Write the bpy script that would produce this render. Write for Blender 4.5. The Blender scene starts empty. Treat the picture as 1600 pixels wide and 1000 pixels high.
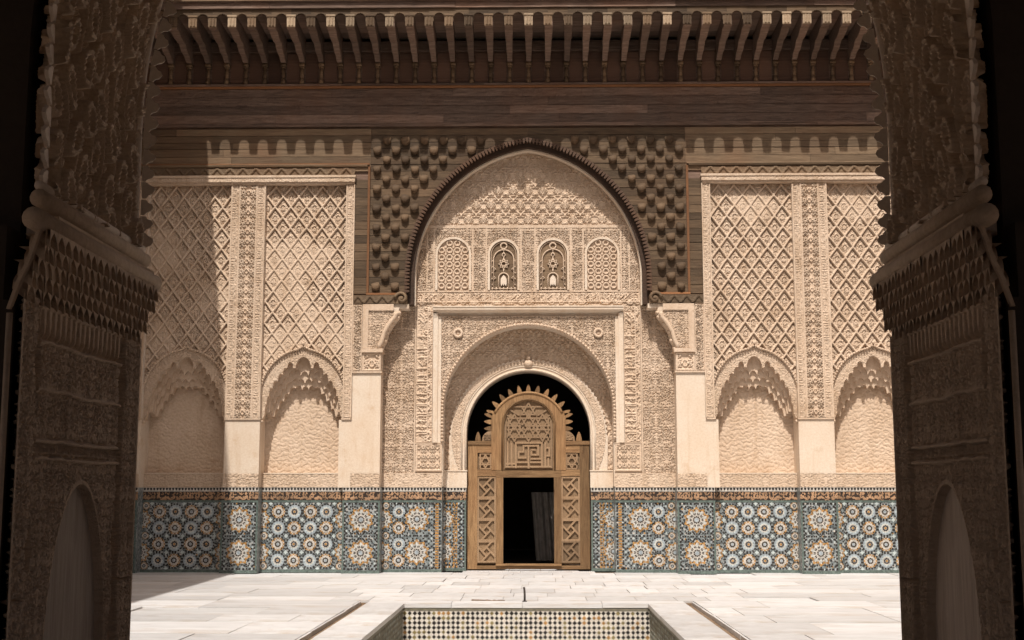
import bpy, math, random
import numpy as np
from mathutils import Vector

# ------------------------------------------------------------------ camera, light, exposure
scene = bpy.context.scene
col = scene.collection
rad = math.radians
cam_data = bpy.data.cameras.new('camera')
cam_data.sensor_width = 36.0
cam_data.lens = 45.0
cam_data.clip_start = 0.05
cam_data.clip_end = 2000.0
cam = bpy.data.objects.new('camera', cam_data)
cam.location = (0.13, -25.0, 1.5)
cam.rotation_euler = (rad(90 + 7.773), 0.0, rad(1.022))
col.objects.link(cam)
scene.camera = cam

SUN_DIR = Vector((0.135, 1.0, -1.6)).normalized()          # the way the light travels
elev = math.asin(-SUN_DIR.z)
azim = math.atan2(-SUN_DIR.x, -SUN_DIR.y)                   # bearing of the sun, clockwise from +Y
world = bpy.data.worlds.new('World')
scene.world = world
world.use_nodes = True
wn = world.node_tree.nodes
wl = world.node_tree.links
wn.clear()
sky = wn.new('ShaderNodeTexSky')
sky.sky_type = 'NISHITA'
sky.sun_disc = False
sky.sun_elevation = elev
sky.sun_rotation = azim
sky.dust_density = 9.0
sky.air_density = 0.35
sky.ozone_density = 0.3
bg = wn.new('ShaderNodeBackground')
bg.inputs['Strength'].default_value = 0.075
wo = wn.new('ShaderNodeOutputWorld')
wl.new(sky.outputs[0], bg.inputs[0])
wl.new(bg.outputs[0], wo.inputs[0])

sun_data = bpy.data.lights.new('sun', 'SUN')
sun_data.energy = 4.4
sun_data.angle = rad(0.5)
sun_data.color = (1.0, 0.948, 0.88)
sun = bpy.data.objects.new('sun', sun_data)
sun.rotation_euler = SUN_DIR.to_track_quat('-Z', 'Y').to_euler()
sun.location = (-5, -20, 40)
col.objects.link(sun)

vs = scene.view_settings
vs.view_transform = 'Standard'
vs.look = 'None'
vs.exposure = 0.14
vs.gamma = 1.0
vs.use_curve_mapping = False
scene.cycles.use_denoising = True
scene.cycles.denoising_prefilter = 'ACCURATE'
scene.cycles.max_bounces = 14
scene.cycles.diffuse_bounces = 9

random.seed(11)
rng = np.random.default_rng(11)
PI = math.pi

# ------------------------------------------------------------------ mesh helpers
def tag(o, label=None, category=None, group=None, kind=None):
    if label: o['label'] = label
    if category: o['category'] = category
    if group: o['group'] = group
    if kind: o['kind'] = kind
    return o

def empty(name, loc=(0, 0, 0), parent=None):
    o = bpy.data.objects.new(name, None)
    o.empty_display_size = 0.2
    o.location = loc
    col.objects.link(o)
    if parent: o.parent = parent
    return o

def link(name, me, parent=None, kind=None, label=None):
    o = bpy.data.objects.new(name, me)
    col.objects.link(o)
    if parent: o.parent = parent
    if kind: o['kind'] = kind
    if label: o['label'] = label
    return o

def mesh_np(name, verts, quads, mats, matidx=None, smooth=False):
    me = bpy.data.meshes.new(name)
    nv, nf = len(verts), len(quads)
    me.vertices.add(nv)
    me.vertices.foreach_set('co', np.asarray(verts, np.float32).ravel())
    me.loops.add(nf * 4)
    me.loops.foreach_set('vertex_index', np.asarray(quads, np.int32).ravel())
    me.polygons.add(nf)
    me.polygons.foreach_set('loop_start', np.arange(0, nf * 4, 4, dtype=np.int32))
    me.polygons.foreach_set('loop_total', np.full(nf, 4, np.int32))
    if matidx is not None:
        me.polygons.foreach_set('material_index', np.asarray(matidx, np.int32))
    me.polygons.foreach_set('use_smooth', np.full(nf, smooth, bool))
    for m in (mats if isinstance(mats, (list, tuple)) else [mats]):
        me.materials.append(m)
    me.update(calc_edges=True)
    return me

def grid_mesh(name, P, mats, mask=None, matidx=None, smooth=True, flip=False):
    """P is (rows, cols, 3); mask and matidx are per quad."""
    n, m = P.shape[:2]
    idx = np.arange(n * m).reshape(n, m)
    q = np.stack([idx[:-1, :-1], idx[:-1, 1:], idx[1:, 1:], idx[1:, :-1]], -1)
    if flip: q = q[..., ::-1]
    if mask is not None:
        q = q[mask]
        mi = matidx[mask] if matidx is not None else None
    else:
        q = q.reshape(-1, 4)
        mi = matidx.ravel() if matidx is not None else None
    used, inv = np.unique(q.ravel(), return_inverse=True)
    return mesh_np(name, P.reshape(-1, 3)[used], inv.reshape(-1, 4), mats, mi, smooth)

class MB:
    def __init__(s): s.v = []; s.f = []; s.m = []
    def face(s, pts, m=0):
        k = len(s.v); s.v += [tuple(p) for p in pts]; s.f.append(tuple(range(k, k + len(pts)))); s.m.append(m)
    def box(s, x0, x1, y0, y1, z0, z1, m=0):
        x0, x1 = min(x0, x1), max(x0, x1)
        k = len(s.v)
        s.v += [(x0, y0, z0), (x1, y0, z0), (x1, y1, z0), (x0, y1, z0), (x0, y0, z1), (x1, y0, z1), (x1, y1, z1), (x0, y1, z1)]
        for f in ((0, 1, 5, 4), (1, 2, 6, 5), (2, 3, 7, 6), (3, 0, 4, 7), (4, 5, 6, 7), (3, 2, 1, 0)):
            s.f.append(tuple(k + i for i in f)); s.m.append(m)
    def prism(s, poly, y0, y1, m=0):
        """polygon in x,z (counter-clockwise seen from -y) from y0 (front) to y1 (back)"""
        a = sum(poly[i][0] * poly[(i + 1) % len(poly)][1] - poly[(i + 1) % len(poly)][0] * poly[i][1] for i in range(len(poly)))
        if a < 0: poly = poly[::-1]
        n = len(poly); k = len(s.v)
        s.v += [(x, y0, z) for x, z in poly] + [(x, y1, z) for x, z in poly]
        s.f.append(tuple(range(k, k + n))); s.m.append(m)
        s.f.append(tuple(range(k + 2 * n - 1, k + n - 1, -1))); s.m.append(m)
        for i in range(n):
            j = (i + 1) % n
            s.f.append((k + i, k + n + i, k + n + j, k + j)); s.m.append(m)
    def prism_x(s, poly, x0, x1, m=0):
        """polygon in y,z extruded along x"""
        a = sum(poly[i][0] * poly[(i + 1) % len(poly)][1] - poly[(i + 1) % len(poly)][0] * poly[i][1] for i in range(len(poly)))
        if a > 0: poly = poly[::-1]
        n = len(poly); k = len(s.v)
        s.v += [(x0, y, z) for y, z in poly] + [(x1, y, z) for y, z in poly]
        s.f.append(tuple(range(k, k + n))); s.m.append(m)
        s.f.append(tuple(range(k + 2 * n - 1, k + n - 1, -1))); s.m.append(m)
        for i in range(n):
            j = (i + 1) % n
            s.f.append((k + i, k + n + i, k + n + j, k + j)); s.m.append(m)
    def tube(s, path, r, n=8, m=0, caps=True):
        rings = []
        path = [Vector(p) for p in path]
        for i, p in enumerate(path):
            d = (path[min(i + 1, len(path) - 1)] - path[max(i - 1, 0)]).normalized()
            a = d.orthogonal().normalized() if i == 0 else (pa - d * pa.dot(d)).normalized()
            pa = a; b = d.cross(a)
            rr = r[i] if isinstance(r, (list, tuple)) else r
            k = len(s.v); rings.append(k)
            s.v += [tuple(p + (a * math.cos(2 * PI * t / n) + b * math.sin(2 * PI * t / n)) * rr) for t in range(n)]
        for k0, k1 in zip(rings, rings[1:]):
            for t in range(n):
                u = (t + 1) % n
                s.f.append((k0 + t, k0 + u, k1 + u, k1 + t)); s.m.append(m)
        if caps:
            s.f.append(tuple(range(rings[0] + n - 1, rings[0] - 1, -1))); s.m.append(m)
            s.f.append(tuple(range(rings[-1], rings[-1] + n))); s.m.append(m)
    def ball(s, c, r, n=6, m=0, sq=(1, 1, 1)):
        k = len(s.v)
        rows = n // 2 + 1
        for i in range(rows + 1):
            th = PI * i / rows
            for j in range(n):
                ph = 2 * PI * j / n
                s.v.append((c[0] + r * sq[0] * math.sin(th) * math.cos(ph), c[1] + r * sq[1] * math.sin(th) * math.sin(ph), c[2] + r * sq[2] * math.cos(th)))
        for i in range(rows):
            for j in range(n):
                u = (j + 1) % n
                s.f.append((k + i * n + j, k + (i + 1) * n + j, k + (i + 1) * n + u, k + i * n + u)); s.m.append(m)
    def mesh(s, name, mats, smooth=False):
        me = bpy.data.meshes.new(name)
        me.from_pydata(s.v, [], s.f)
        for m in (mats if isinstance(mats, (list, tuple)) else [mats]): me.materials.append(m)
        me.polygons.foreach_set('material_index', np.array(s.m, np.int32))
        me.polygons.foreach_set('use_smooth', np.full(len(s.f), smooth, bool))
        me.update()
        return me
    def build(s, name, mats, parent=None, smooth=False, kind=None, label=None):
        return link(name, s.mesh(name, mats, smooth), parent, kind, label)

# ------------------------------------------------------------------ noise and carved patterns (heights, in numpy)
_tab = rng.random((256, 256))
def vnoise(x, y):
    xi = np.floor(x).astype(int); yi = np.floor(y).astype(int)
    fx = x - xi; fy = y - yi
    fx = fx * fx * (3 - 2 * fx); fy = fy * fy * (3 - 2 * fy)
    g = lambda a, b: _tab[a & 255, b & 255]
    return (g(xi, yi) * (1 - fx) + g(xi + 1, yi) * fx) * (1 - fy) + (g(xi, yi + 1) * (1 - fx) + g(xi + 1, yi + 1) * fx) * fy
def fbm(x, y, o=3):
    t = 0; a = 0.5; n = 0
    for i in range(o):
        t = t + a * vnoise(x * 2 ** i + 17.3 * i, y * 2 ** i + 9.1 * i); n += a; a *= 0.5
    return t / n
def sst(a, b, x):
    t = np.clip((x - a) / (b - a), 0, 1); return t * t * (3 - 2 * t)

def make_tile(N, M, strokes):
    """strokes: (points in units of the tile width, half width, height); wraps both ways"""
    T = np.zeros((M, N))
    for pts, w, h in strokes:
        r = int(w * N * 1.3) + 2
        for u, v in pts:
            i, j = int(math.floor(u * N)), int(math.floor(v * N))
            I = np.arange(i - r, i + r + 1); J = np.arange(j - r, j + r + 1)
            d = np.hypot((I[None, :] + 0.5) / N - u, (J[:, None] + 0.5) / N - v)
            f = h * (1 - sst(w * 0.72, w * 1.12, d))
            ix = np.ix_(J % M, I % N)
            T[ix] = np.maximum(T[ix], f)
    return T
def samp(T, u, v):
    M, N = T.shape
    u = u * N - 0.5; v = v * N - 0.5                      # both in tile widths
    i = np.floor(u).astype(int); j = np.floor(v).astype(int); fu = u - i; fv = v - j
    return (T[j % M, i % N] * (1 - fu) + T[j % M, (i + 1) % N] * fu) * (1 - fv) + (T[(j + 1) % M, i % N] * (1 - fu) + T[(j + 1) % M, (i + 1) % N] * fu) * fv

def spiral(cx, cy, r0, r1, a0, turns, n=60):
    t = np.linspace(0, 1, n)
    a = a0 + t * turns * 2 * PI; r = r0 + (r1 - r0) * t
    return np.stack([cx + r * np.cos(a), cy + r * np.sin(a)], -1)
def bez(p0, p1, p2, p3, n=40):
    t = np.linspace(0, 1, n)[:, None]
    return (1 - t) ** 3 * np.array(p0) + 3 * (1 - t) ** 2 * t * np.array(p1) + 3 * (1 - t) * t * t * np.array(p2) + t ** 3 * np.array(p3)
def line(p0, p1, n=40):
    t = np.linspace(0, 1, n)[:, None]
    return (1 - t) * np.array(p0) + t * np.array(p1)
def mir(strokes, c=0.5):
    out = []
    for p, w, h in strokes:
        q = np.array(p).copy(); q[:, 0] = 2 * c - q[:, 0]
        out += [(p, w, h), (q, w, h)]
    return out
def leaf(cx, cy, ang, L, w, h=1.0):
    d = np.array([math.cos(ang), math.sin(ang)])
    return [(np.array([[cx, cy]]) + d * L * t, w * math.sin(PI * min(0.15 + 0.8 * t, 1)), h) for t in np.linspace(0, 1, 8)]

# big scrolls of the tympanum: a palmette on crossing stems
st = mir([(spiral(0.31, 0.36, 0.17, 0.03, -PI / 2, 1.6), 0.035, 1.0), (bez((0.5, 0.0), (0.5, 0.15), (0.62, 0.2), (0.5, 0.42)), 0.03, 0.8),
          (bez((0.0, 0.62), (0.1, 0.9), (0.3, 1.0), (0.5, 1.0)), 0.035, 1.0), (bez((0.0, 0.62), (0.12, 0.55), (0.2, 0.6), (0.30, 0.53)), 0.03, 0.9),
          (bez((0.5, 0.45), (0.42, 0.55), (0.36, 0.66), (0.42, 0.80)), 0.04, 1.0), (spiral(0.12, 0.16, 0.10, 0.02, PI, 1.2, 40), 0.03, 0.9),
          (spiral(0.22, 0.80, 0.09, 0.02, 0, -1.3, 40), 0.028, 0.9)])
for a in (PI / 2, PI / 2 + 0.7, PI / 2 - 0.7): st += leaf(0.5, 0.55, a, 0.16, 0.05)
for a in (PI / 2 + 0.4, PI / 2 - 0.4): st += leaf(0.5, 0.1, a, 0.13, 0.04)
T_SCROLL = make_tile(96, 96, st)
# dense fine arabesque: scattered scrolls and leaves, mirrored left to right
r3 = random.Random(21)
half = []
pts_ = []
for _ in range(4000):
    p = (r3.uniform(0.02, 0.48), r3.uniform(0, 1))
    if all(min(math.hypot(p[0] - q[0], p[1] - q[1]), math.hypot(p[0] - q[0], p[1] - q[1] - 1), math.hypot(p[0] - q[0], p[1] - q[1] + 1)) > 0.115 for q in pts_): pts_.append(p)
for k, (cx, cy) in enumerate(pts_):
    a0 = r3.uniform(0, 6.28); sg = r3.choice((-1, 1)); r0 = r3.uniform(0.052, 0.085)
    half.append((spiral(cx, cy, r0, 0.012, a0, 1.25 * sg, 50), 0.0165, 1.0))
    half.append((bez((cx + r0 * math.cos(a0), cy + r0 * math.sin(a0)), (cx + 1.5 * r0 * math.cos(a0 - 0.6 * sg), cy + 1.5 * r0 * math.sin(a0 - 0.6 * sg)), (cx + 1.9 * r0 * math.cos(a0 - 1.0 * sg), cy + 1.9 * r0 * math.sin(a0 - 1.0 * sg)), (cx + 2.1 * r0 * math.cos(a0 - 1.6 * sg), cy + 2.1 * r0 * math.sin(a0 - 1.6 * sg))), 0.0155, 0.9))
    half += leaf(cx + 1.2 * r0 * math.cos(a0 + 2), cy + 1.2 * r0 * math.sin(a0 + 2), a0 + 2.6, 0.06, 0.022)
st = mir(half)
T_FINE = make_tile(176, 176, st)
# a line of cursive script over thin scrolls
r2 = random.Random(5)
st = []
A = 0.125
for k in range(22): st.append((spiral((k + 0.5) / 22, A * (0.3 + 0.45 * (k % 2)), 0.020, 0.004, r2.random() * 6, 1.4 * (1 if k % 2 else -1), 40), 0.0035, 0.45))
x = 0.0
while x < 0.99:
    c = r2.random(); b = A * 0.30
    if c < 0.42:
        hgt = A * (0.5 + 0.15 * r2.random())
        st.append((bez((x, b), (x - 0.002, b + hgt * 0.3), (x + 0.004, b + hgt * 0.7), (x - 0.002, b + hgt), 50), 0.0062, 1.0))
    elif c < 0.65: st.append((spiral(x + 0.01, b + 0.012, 0.013, 0.009, 0, 1.0, 50), 0.0055, 1.0))
    elif c < 0.85: st.append((spiral(x + 0.012, b, 0.02, 0.022, PI, 0.5, 50), 0.0055, 1.0))
    else:
        st.append((line((x, b + 0.035), (x + 0.03, b + 0.065)), 0.005, 1.0)); st.append((spiral(x + 0.012, b + 0.02, 0.004, 0.001, 0, 1, 10), 0.005, 1.0))
    st.append((bez((x, b), (x + 0.008, b - 0.006), (x + 0.016, b + 0.004), (x + 0.024, b), 30), 0.0055, 1.0))
    if r2.random() < 0.5: st.append((np.array([[x + 0.01, A * 0.85]]), 0.006, 0.9))
    x += 0.012 + 0.014 * r2.random()
T_SCRIPT = make_tile(480, 60, st)
# laced geometry for the pilaster fields
st = []
for k in range(8):
    a = k * PI / 4
    st.append((line((0.5 + 0.34 * math.cos(a), 0.5 + 0.34 * math.sin(a)), (0.5 + 0.34 * math.cos(a + 2.36), 0.5 + 0.34 * math.sin(a + 2.36)), 50), 0.035, 1.0))
st += [(line((0.25, 0.0), (0.75, 0.0), 60), 0.03, 0.9), (line((0.0, 0.25), (0.0, 0.75)), 0.03, 0.9), (line((0.25, 0), (0.5, 0.17)), 0.03, 0.9), (line((0.75, 0), (0.5, 0.17)), 0.03, 0.9), (line((0.25, 1), (0.5, 0.83)), 0.03, 0.9), (line((0.75, 1), (0.5, 0.83)), 0.03, 0.9),
       (spiral(0.5, 0.5, 0.1, 0.1, 0, 1, 40), 0.035, 1.0)]
st += mir([(bez((0.05, 0.3), (0.2, 0.4), (0.2, 0.6), (0.05, 0.7)), 0.03, 0.8), (bez((0.2, 0.05), (0.3, 0.18), (0.4, 0.18), (0.5, 0.08)), 0.03, 0.8)])
T_GEO = make_tile(72, 72, st)

def worn(X, Z, h, k=1.0):
    """age: shallow blurred patches and hand-made unevenness"""
    return h * (1 - k * 0.55 * sst(0.56, 0.72, fbm(X * 1.3 + 4, Z * 1.3 + 8, 4))) * (0.8 + 0.4 * fbm(X * 9, Z * 9, 2))
def warp(X, Z, a=0.012, s=3.0):
    return X + a * (fbm(X * s, Z * s) - 0.5) * 2, Z + a * (fbm(X * s + 31, Z * s + 57) - 0.5) * 2

def h_scroll(X, Z):
    u, v = warp(X, Z); w = 0.30
    row = np.floor(v / w)
    return worn(X, Z, samp(T_SCROLL, u / w + 0.5 * (row % 2), v / w), 0.4) * 0.030
def h_fine(X, Z, w=0.27, amp=0.022):
    u, v = warp(X, Z); row = np.floor(v / w)
    return worn(X, Z, samp(T_FINE, u / (w * 1.85), v / (w * 1.85)), 0.45) * amp * 1.4
def h_script(X, Z, z0, H, amp=0.022):
    L = H * 8
    u, v = warp(X, Z, 0.006)
    return worn(X, Z, np.maximum(samp(T_SCRIPT, u / L, np.clip((v - z0) / H, 0.01, 0.99) * 0.125), 0.55 * samp(T_FINE, u / (H * 2), v / (H * 2))), 0.5) * amp * 1.6
def h_script_v(X, Z, x0, W, amp=0.022):
    return h_script(Z, -X, -x0 - W, W, amp)
def h_geo(X, Z, w=0.2, amp=0.022):
    u, v = warp(X, Z, 0.006)
    return worn(X, Z, samp(T_GEO, u / w, v / w), 0.5) * amp * 1.6
def h_wave(X, Z):
    u, v = warp(X, Z, 0.05, 2.2)
    u, v = warp(u, v, 0.018, 9.0)
    row = v / 0.098
    k = np.floor(row)
    ph = 6.28 * _tab[k.astype(int) & 255, 40]
    a = 0.30 * np.sin(2 * PI * u / 0.36 + 0.35 * ph) + 0.22 * np.sin(2 * PI * u / 0.155 + ph)
    s = np.sin(2 * PI * (row + a))
    t = samp(T_FINE, u / 0.42, v / 0.42)
    return worn(X, Z, 0.5 * sst(-0.55, -0.1, s) + 0.5 * t, 0.4) * 0.0135
def h_sebka(X, Z, cx, w=0.315, h=0.425):
    u, v = warp(X, Z, 0.014, 1.8)
    p = (u - cx) / w + v / h; m = (u - cx) / w - v / h
    fp = p - np.floor(p); fm = m - np.floor(m)
    dl = np.minimum(np.minimum(fp, 1 - fp), np.minimum(fm, 1 - fm))
    cu = ((fp - 0.5) + (fm - 0.5)) / 2; cv = ((fp - 0.5) - (fm - 0.5)) / 2
    ridge = 1 - sst(0.060, 0.085, dl)
    up = cv > -0.03
    th = np.arctan2(cv + 0.10, cu); rr = np.hypot(cu * 1.15, cv + 0.10)
    dent = np.sin(2 * PI * 7.0 * np.where(cu > 0, fp, fm)) > -0.1           # little teeth along the upper edges
    band = (dl > 0.075) & (dl < 0.19) & up
    arch = (np.abs(rr - 0.20) < 0.024) & (cv > -0.10)
    posts = (np.abs(np.abs(cu) - 0.175) < 0.022) & (cv <= -0.10) & (cv > -0.30)
    leafs = (rr < 0.13 * (0.72 + 0.28 * np.cos(th * 5 - PI / 2))) & (rr > 0.028)
    hh = 0.20 + 0.34 * samp(T_FINE, u / 0.36, v / 0.36)
    hh = np.where(band, np.where(dent & (dl > 0.13), 0.42, 0.0), hh)
    hh = np.where(leafs, 0.72, hh); hh = np.where(arch | posts, 0.80, hh)
    hh = np.where((np.abs(cv + 0.12) < 0.016) & (np.abs(cu) < 0.2), 0.7, hh)
    hh = np.maximum(hh, ridge)
    wear = 0.75 * sst(0.56, 0.72, fbm(X * 1.1 + 40, Z * 1.1 + 3, 4))
    hh = hh * (1 - wear) + wear * (0.62 + 0.25 * (hh - 0.5) + 0.2 * (fbm(X * 14, Z * 14, 2) - 0.5))
    return hh * 0.064

def relief(name, x0, x1, z0, z1, y, hf, mat, parent, res=0.0125, mask=None, border=0.0, label=None, matidx=None):
    """a carved panel: a height field standing proud of the plane y towards -y"""
    n = max(2, int(round((x1 - x0) / res)) + 1); m = max(2, int(round((z1 - z0) / res)) + 1)
    X, Z = np.meshgrid(np.linspace(x0, x1, n), np.linspace(z0, z1, m))
    H = hf(X, Z)
    if border > 0:
        e = np.minimum(np.minimum(X - x0, x1 - X), np.minimum(Z - z0, z1 - Z))
        H = np.where(e < border, 0.016 + 0.014 * np.sin(PI * np.clip(e / border, 0, 1)), H)
    P = np.stack([X, y - H, Z], -1)
    mk = None
    if mask is not None:
        Xc = (X[:-1, :-1] + X[1:, 1:]) / 2; Zc = (Z[:-1, :-1] + Z[1:, 1:]) / 2
        mk = mask(Xc, Zc)
    mi = None
    if matidx is not None:
        mi = matidx((H[:-1, :-1] + H[1:, 1:] + H[1:, :-1] + H[:-1, 1:]) / 4)
    return link(name, grid_mesh(name, P, mat, mk, mi), parent, None, label)

def arc(cx, cz, r, a0, a1, n=24):
    return [(cx + r * math.cos(a0 + (a1 - a0) * i / n), cz + r * math.sin(a0 + (a1 - a0) * i / n)) for i in range(n + 1)]

# ------------------------------------------------------------------ materials
class NT:
    def __init__(s, name, rough=0.8, spec=0.3):
        s.m = bpy.data.materials.new(name); s.m.use_nodes = True
        s.t = s.m.node_tree; s.b = s.t.nodes['Principled BSDF']
        s.b.inputs['Roughness'].default_value = rough
        s.b.inputs['Specular IOR Level'].default_value = spec
        tc = s.t.nodes.new('ShaderNodeTexCoord'); s.co = tc.outputs['Object']
    def noise(s, scale, detail=4, rough=0.55, vec=None, dist=0.0):
        n = s.t.nodes.new('ShaderNodeTexNoise'); n.inputs['Scale'].default_value = scale; n.inputs['Detail'].default_value = detail
        n.inputs['Roughness'].default_value = rough; n.inputs['Distortion'].default_value = dist
        s.t.links.new(vec or s.co, n.inputs['Vector']); return n.outputs['Fac']
    def mapping(s, sc, vec=None):
        n = s.t.nodes.new('ShaderNodeMapping'); n.inputs['Scale'].default_value = sc
        s.t.links.new(vec or s.co, n.inputs['Vector']); return n.outputs[0]
    def ramp(s, fac, stops):
        n = s.t.nodes.new('ShaderNodeValToRGB'); e = n.color_ramp.elements
        while len(e) < len(stops): e.new(0.5)
        for k, (p, c) in zip(e, stops): k.position = p; k.color = (*c, 1)
        s.t.links.new(fac, n.inputs[0]); return n.outputs[0]
    def mix(s, fac, a, b, mode='MIX'):
        n = s.t.nodes.new('ShaderNodeMix'); n.data_type = 'RGBA'; n.blend_type = mode
        for v, i in ((fac, n.inputs[0]), (a, n.inputs[6]), (b, n.inputs[7])):
            if isinstance(v, (int, float)): i.default_value = v
            elif isinstance(v, tuple): i.default_value = (*v, 1)
            else: s.t.links.new(v, i)
        return n.outputs[2]
    def rnd(s):
        return s.t.nodes.new('ShaderNodeObjectInfo').outputs['Random']
    def bump(s, h, strength=0.3, dist=0.01):
        n = s.t.nodes.new('ShaderNodeBump'); n.inputs['Strength'].default_value = strength; n.inputs['Distance'].default_value = dist
        s.t.links.new(h, n.inputs['Height']); s.t.links.new(n.outputs[0], s.b.inputs['Normal'])
    def col(s, c):
        if isinstance(c, tuple): s.b.inputs['Base Color'].default_value = (*c, 1)
        else: s.t.links.new(c, s.b.inputs['Base Color'])
        return s.m

def m_stucco(name, a, b, stain, bump=0.5):
    t = NT(name, 0.9, 0.2)
    c = t.mix(t.ramp(t.noise(1.1, 5, 0.6), [(0.35, (0, 0, 0)), (0.68, (1, 1, 1))]), a, b)
    c = t.mix(t.ramp(t.noise(2.7, 6, 0.7), [(0.56, (0, 0, 0)), (0.78, (0.75, 0.75, 0.75))]), c, stain)
    c = t.mix(t.ramp(t.noise(28, 3, 0.6), [(0.4, (0, 0, 0)), (0.75, (0.35, 0.35, 0.35))]), c, stain)
    c = t.mix(t.ramp(t.noise(1.3, 6, 0.7, t.mapping((4.0, 4.0, 0.55)), 0.4), [(0.52, (0, 0, 0)), (0.74, (0.5, 0.5, 0.5))]), c, stain)   # run-off streaks
    t.bump(t.noise(60, 4, 0.6), bump, 0.012)
    return t.col(c)
STUCCO = m_stucco('carved_stucco', (0.615, 0.482, 0.367), (0.525, 0.395, 0.285), (0.34, 0.218, 0.125))
PLASTER = m_stucco('smooth_plaster', (0.645, 0.555, 0.455), (0.61, 0.49, 0.375), (0.47, 0.31, 0.185), 0.35)
OLD_STUCCO = m_stucco('aged_dark_stucco', (0.60, 0.47, 0.35), (0.50, 0.39, 0.29), (0.30, 0.22, 0.155))
SOFFIT = m_stucco('pale_old_stucco', (0.60, 0.475, 0.36), (0.50, 0.39, 0.29), (0.30, 0.22, 0.15))
SHADE_DARK = m_stucco('shade_dark_plaster', (0.055, 0.043, 0.034), (0.045, 0.035, 0.028), (0.033, 0.026, 0.02), 0.2)  # near-black plaster: the darkness of the unlit hall put into its colour
OLD_PLASTER = m_stucco('old_grey_plaster', (0.78, 0.68, 0.58), (0.70, 0.60, 0.50), (0.48, 0.39, 0.31), 0.25)

def m_wood(name, a, b, c3, axis='x', amt=0.5, rough=0.75):
    t = NT(name, rough, 0.25)
    sc = {'x': (1.2, 14, 14), 'z': (14, 14, 1.2), 'y': (14, 1.2, 14)}[axis]
    v = t.mapping(sc)
    g = t.noise(2.2, 6, 0.65, v, 0.6)
    c = t.mix(t.ramp(g, [(0.32, (0, 0, 0)), (0.7, (1, 1, 1))]), a, b)
    c = t.mix(t.ramp(t.noise(0.9, 4, 0.6), [(0.45, (0, 0, 0)), (0.75, (amt, amt, amt))]), c, c3)
    hv = t.t.nodes.new('ShaderNodeHueSaturation'); hv.inputs['Saturation'].default_value = 1.0
    mp = t.t.nodes.new('ShaderNodeMapRange'); mp.inputs['To Min'].default_value = 0.62; mp.inputs['To Max'].default_value = 1.34
    t.t.links.new(t.rnd(), mp.inputs['Value']); t.t.links.new(mp.outputs[0], hv.inputs['Value']); t.t.links.new(c, hv.inputs['Color'])
    t.bump(g, 0.6, 0.012)
    return t.col(hv.outputs[0])
WOOD = m_wood('weathered_cedar', (0.11, 0.072, 0.043), (0.20, 0.138, 0.083), (0.17, 0.082, 0.04))
WOOD_UP = m_wood('dark_cedar', (0.085, 0.053, 0.038), (0.23, 0.157, 0.118), (0.18, 0.088, 0.05))
WOOD_DARK = m_wood('shade_dark_cedar', (0.05, 0.03, 0.02), (0.085, 0.05, 0.032), (0.10, 0.045, 0.02))  # arch ring and teeth cedar, darkened for the shade of the recess
WOOD_KNOB = m_wood('brown_cedar', (0.06, 0.038, 0.022), (0.135, 0.09, 0.052), (0.11, 0.055, 0.026))
WOOD_RED = m_wood('red_cedar', (0.20, 0.085, 0.035), (0.28, 0.13, 0.055), (0.13, 0.07, 0.04))
WOOD_RED_V = m_wood('red_cedar_upright', (0.20, 0.085, 0.035), (0.28, 0.13, 0.055), (0.13, 0.07, 0.04), 'z')
WOOD_PALE = m_wood('pale_cedar', (0.24, 0.175, 0.115), (0.38, 0.295, 0.20), (0.2, 0.10, 0.05))  # paler cedar tone for a random share of the bracket heads
DOOR_V = m_wood('door_cedar_upright', (0.125, 0.068, 0.030), (0.30, 0.182, 0.088), (0.21, 0.10, 0.042), 'z')
DOOR_H = m_wood('door_cedar_level', (0.125, 0.068, 0.030), (0.30, 0.182, 0.088), (0.21, 0.10, 0.042), 'x')
DOOR_C = m_wood('door_carved_cedar', (0.22, 0.14, 0.08), (0.30, 0.20, 0.118), (0.18, 0.10, 0.045), 'z')
DOOR_B = m_wood('door_back_cedar', (0.17, 0.11, 0.062), (0.24, 0.16, 0.092), (0.14, 0.08, 0.04), 'z')

def m_marble():
    t = NT('white_marble', 0.45, 0.4)
    v = t.mapping((1.0, 3.2, 1.0))
    base = t.mix(t.ramp(t.noise(1.6, 5, 0.6, v, 0.8), [(0.36, (0, 0, 0)), (0.66, (1, 1, 1))]), (0.51, 0.50, 0.495), (0.645, 0.635, 0.63))
    base = t.mix(t.ramp(t.noise(5.0, 6, 0.7, v, 1.2), [(0.55, (0, 0, 0)), (0.72, (0.75, 0.75, 0.75))]), base, (0.42, 0.37, 0.33))
    base = t.mix(t.ramp(t.noise(0.8, 6, 0.7, None, 0.5), [(0.50, (0, 0, 0)), (0.70, (0.75, 0.75, 0.75))]), base, (0.42, 0.34, 0.265))
    hv = t.t.nodes.new('ShaderNodeHueSaturation')
    mp = t.t.nodes.new('ShaderNodeMapRange'); mp.inputs['To Min'].default_value = 0.82; mp.inputs['To Max'].default_value = 1.10
    t.t.links.new(t.rnd(), mp.inputs['Value']); t.t.links.new(mp.outputs[0], hv.inputs['Value']); t.t.links.new(base, hv.inputs['Color'])
    t.bump(t.noise(9, 4, 0.6), 0.15, 0.01)
    return t.col(hv.outputs[0])
MARBLE = m_marble()
def m_plain(name, c, rough=0.6, var=0.25, scale=20, spec=0.3, bump=0.0):
    t = NT(name, rough, spec)
    o = t.mix(t.ramp(t.noise(scale, 4, 0.6), [(0.3, (0, 0, 0)), (0.7, (1, 1, 1))]), tuple(k * (1 - var) for k in c), tuple(min(1, k * (1 + var)) for k in c))
    if bump: t.bump(t.noise(scale * 2, 3), bump, 0.01)
    return t.col(o)
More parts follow.
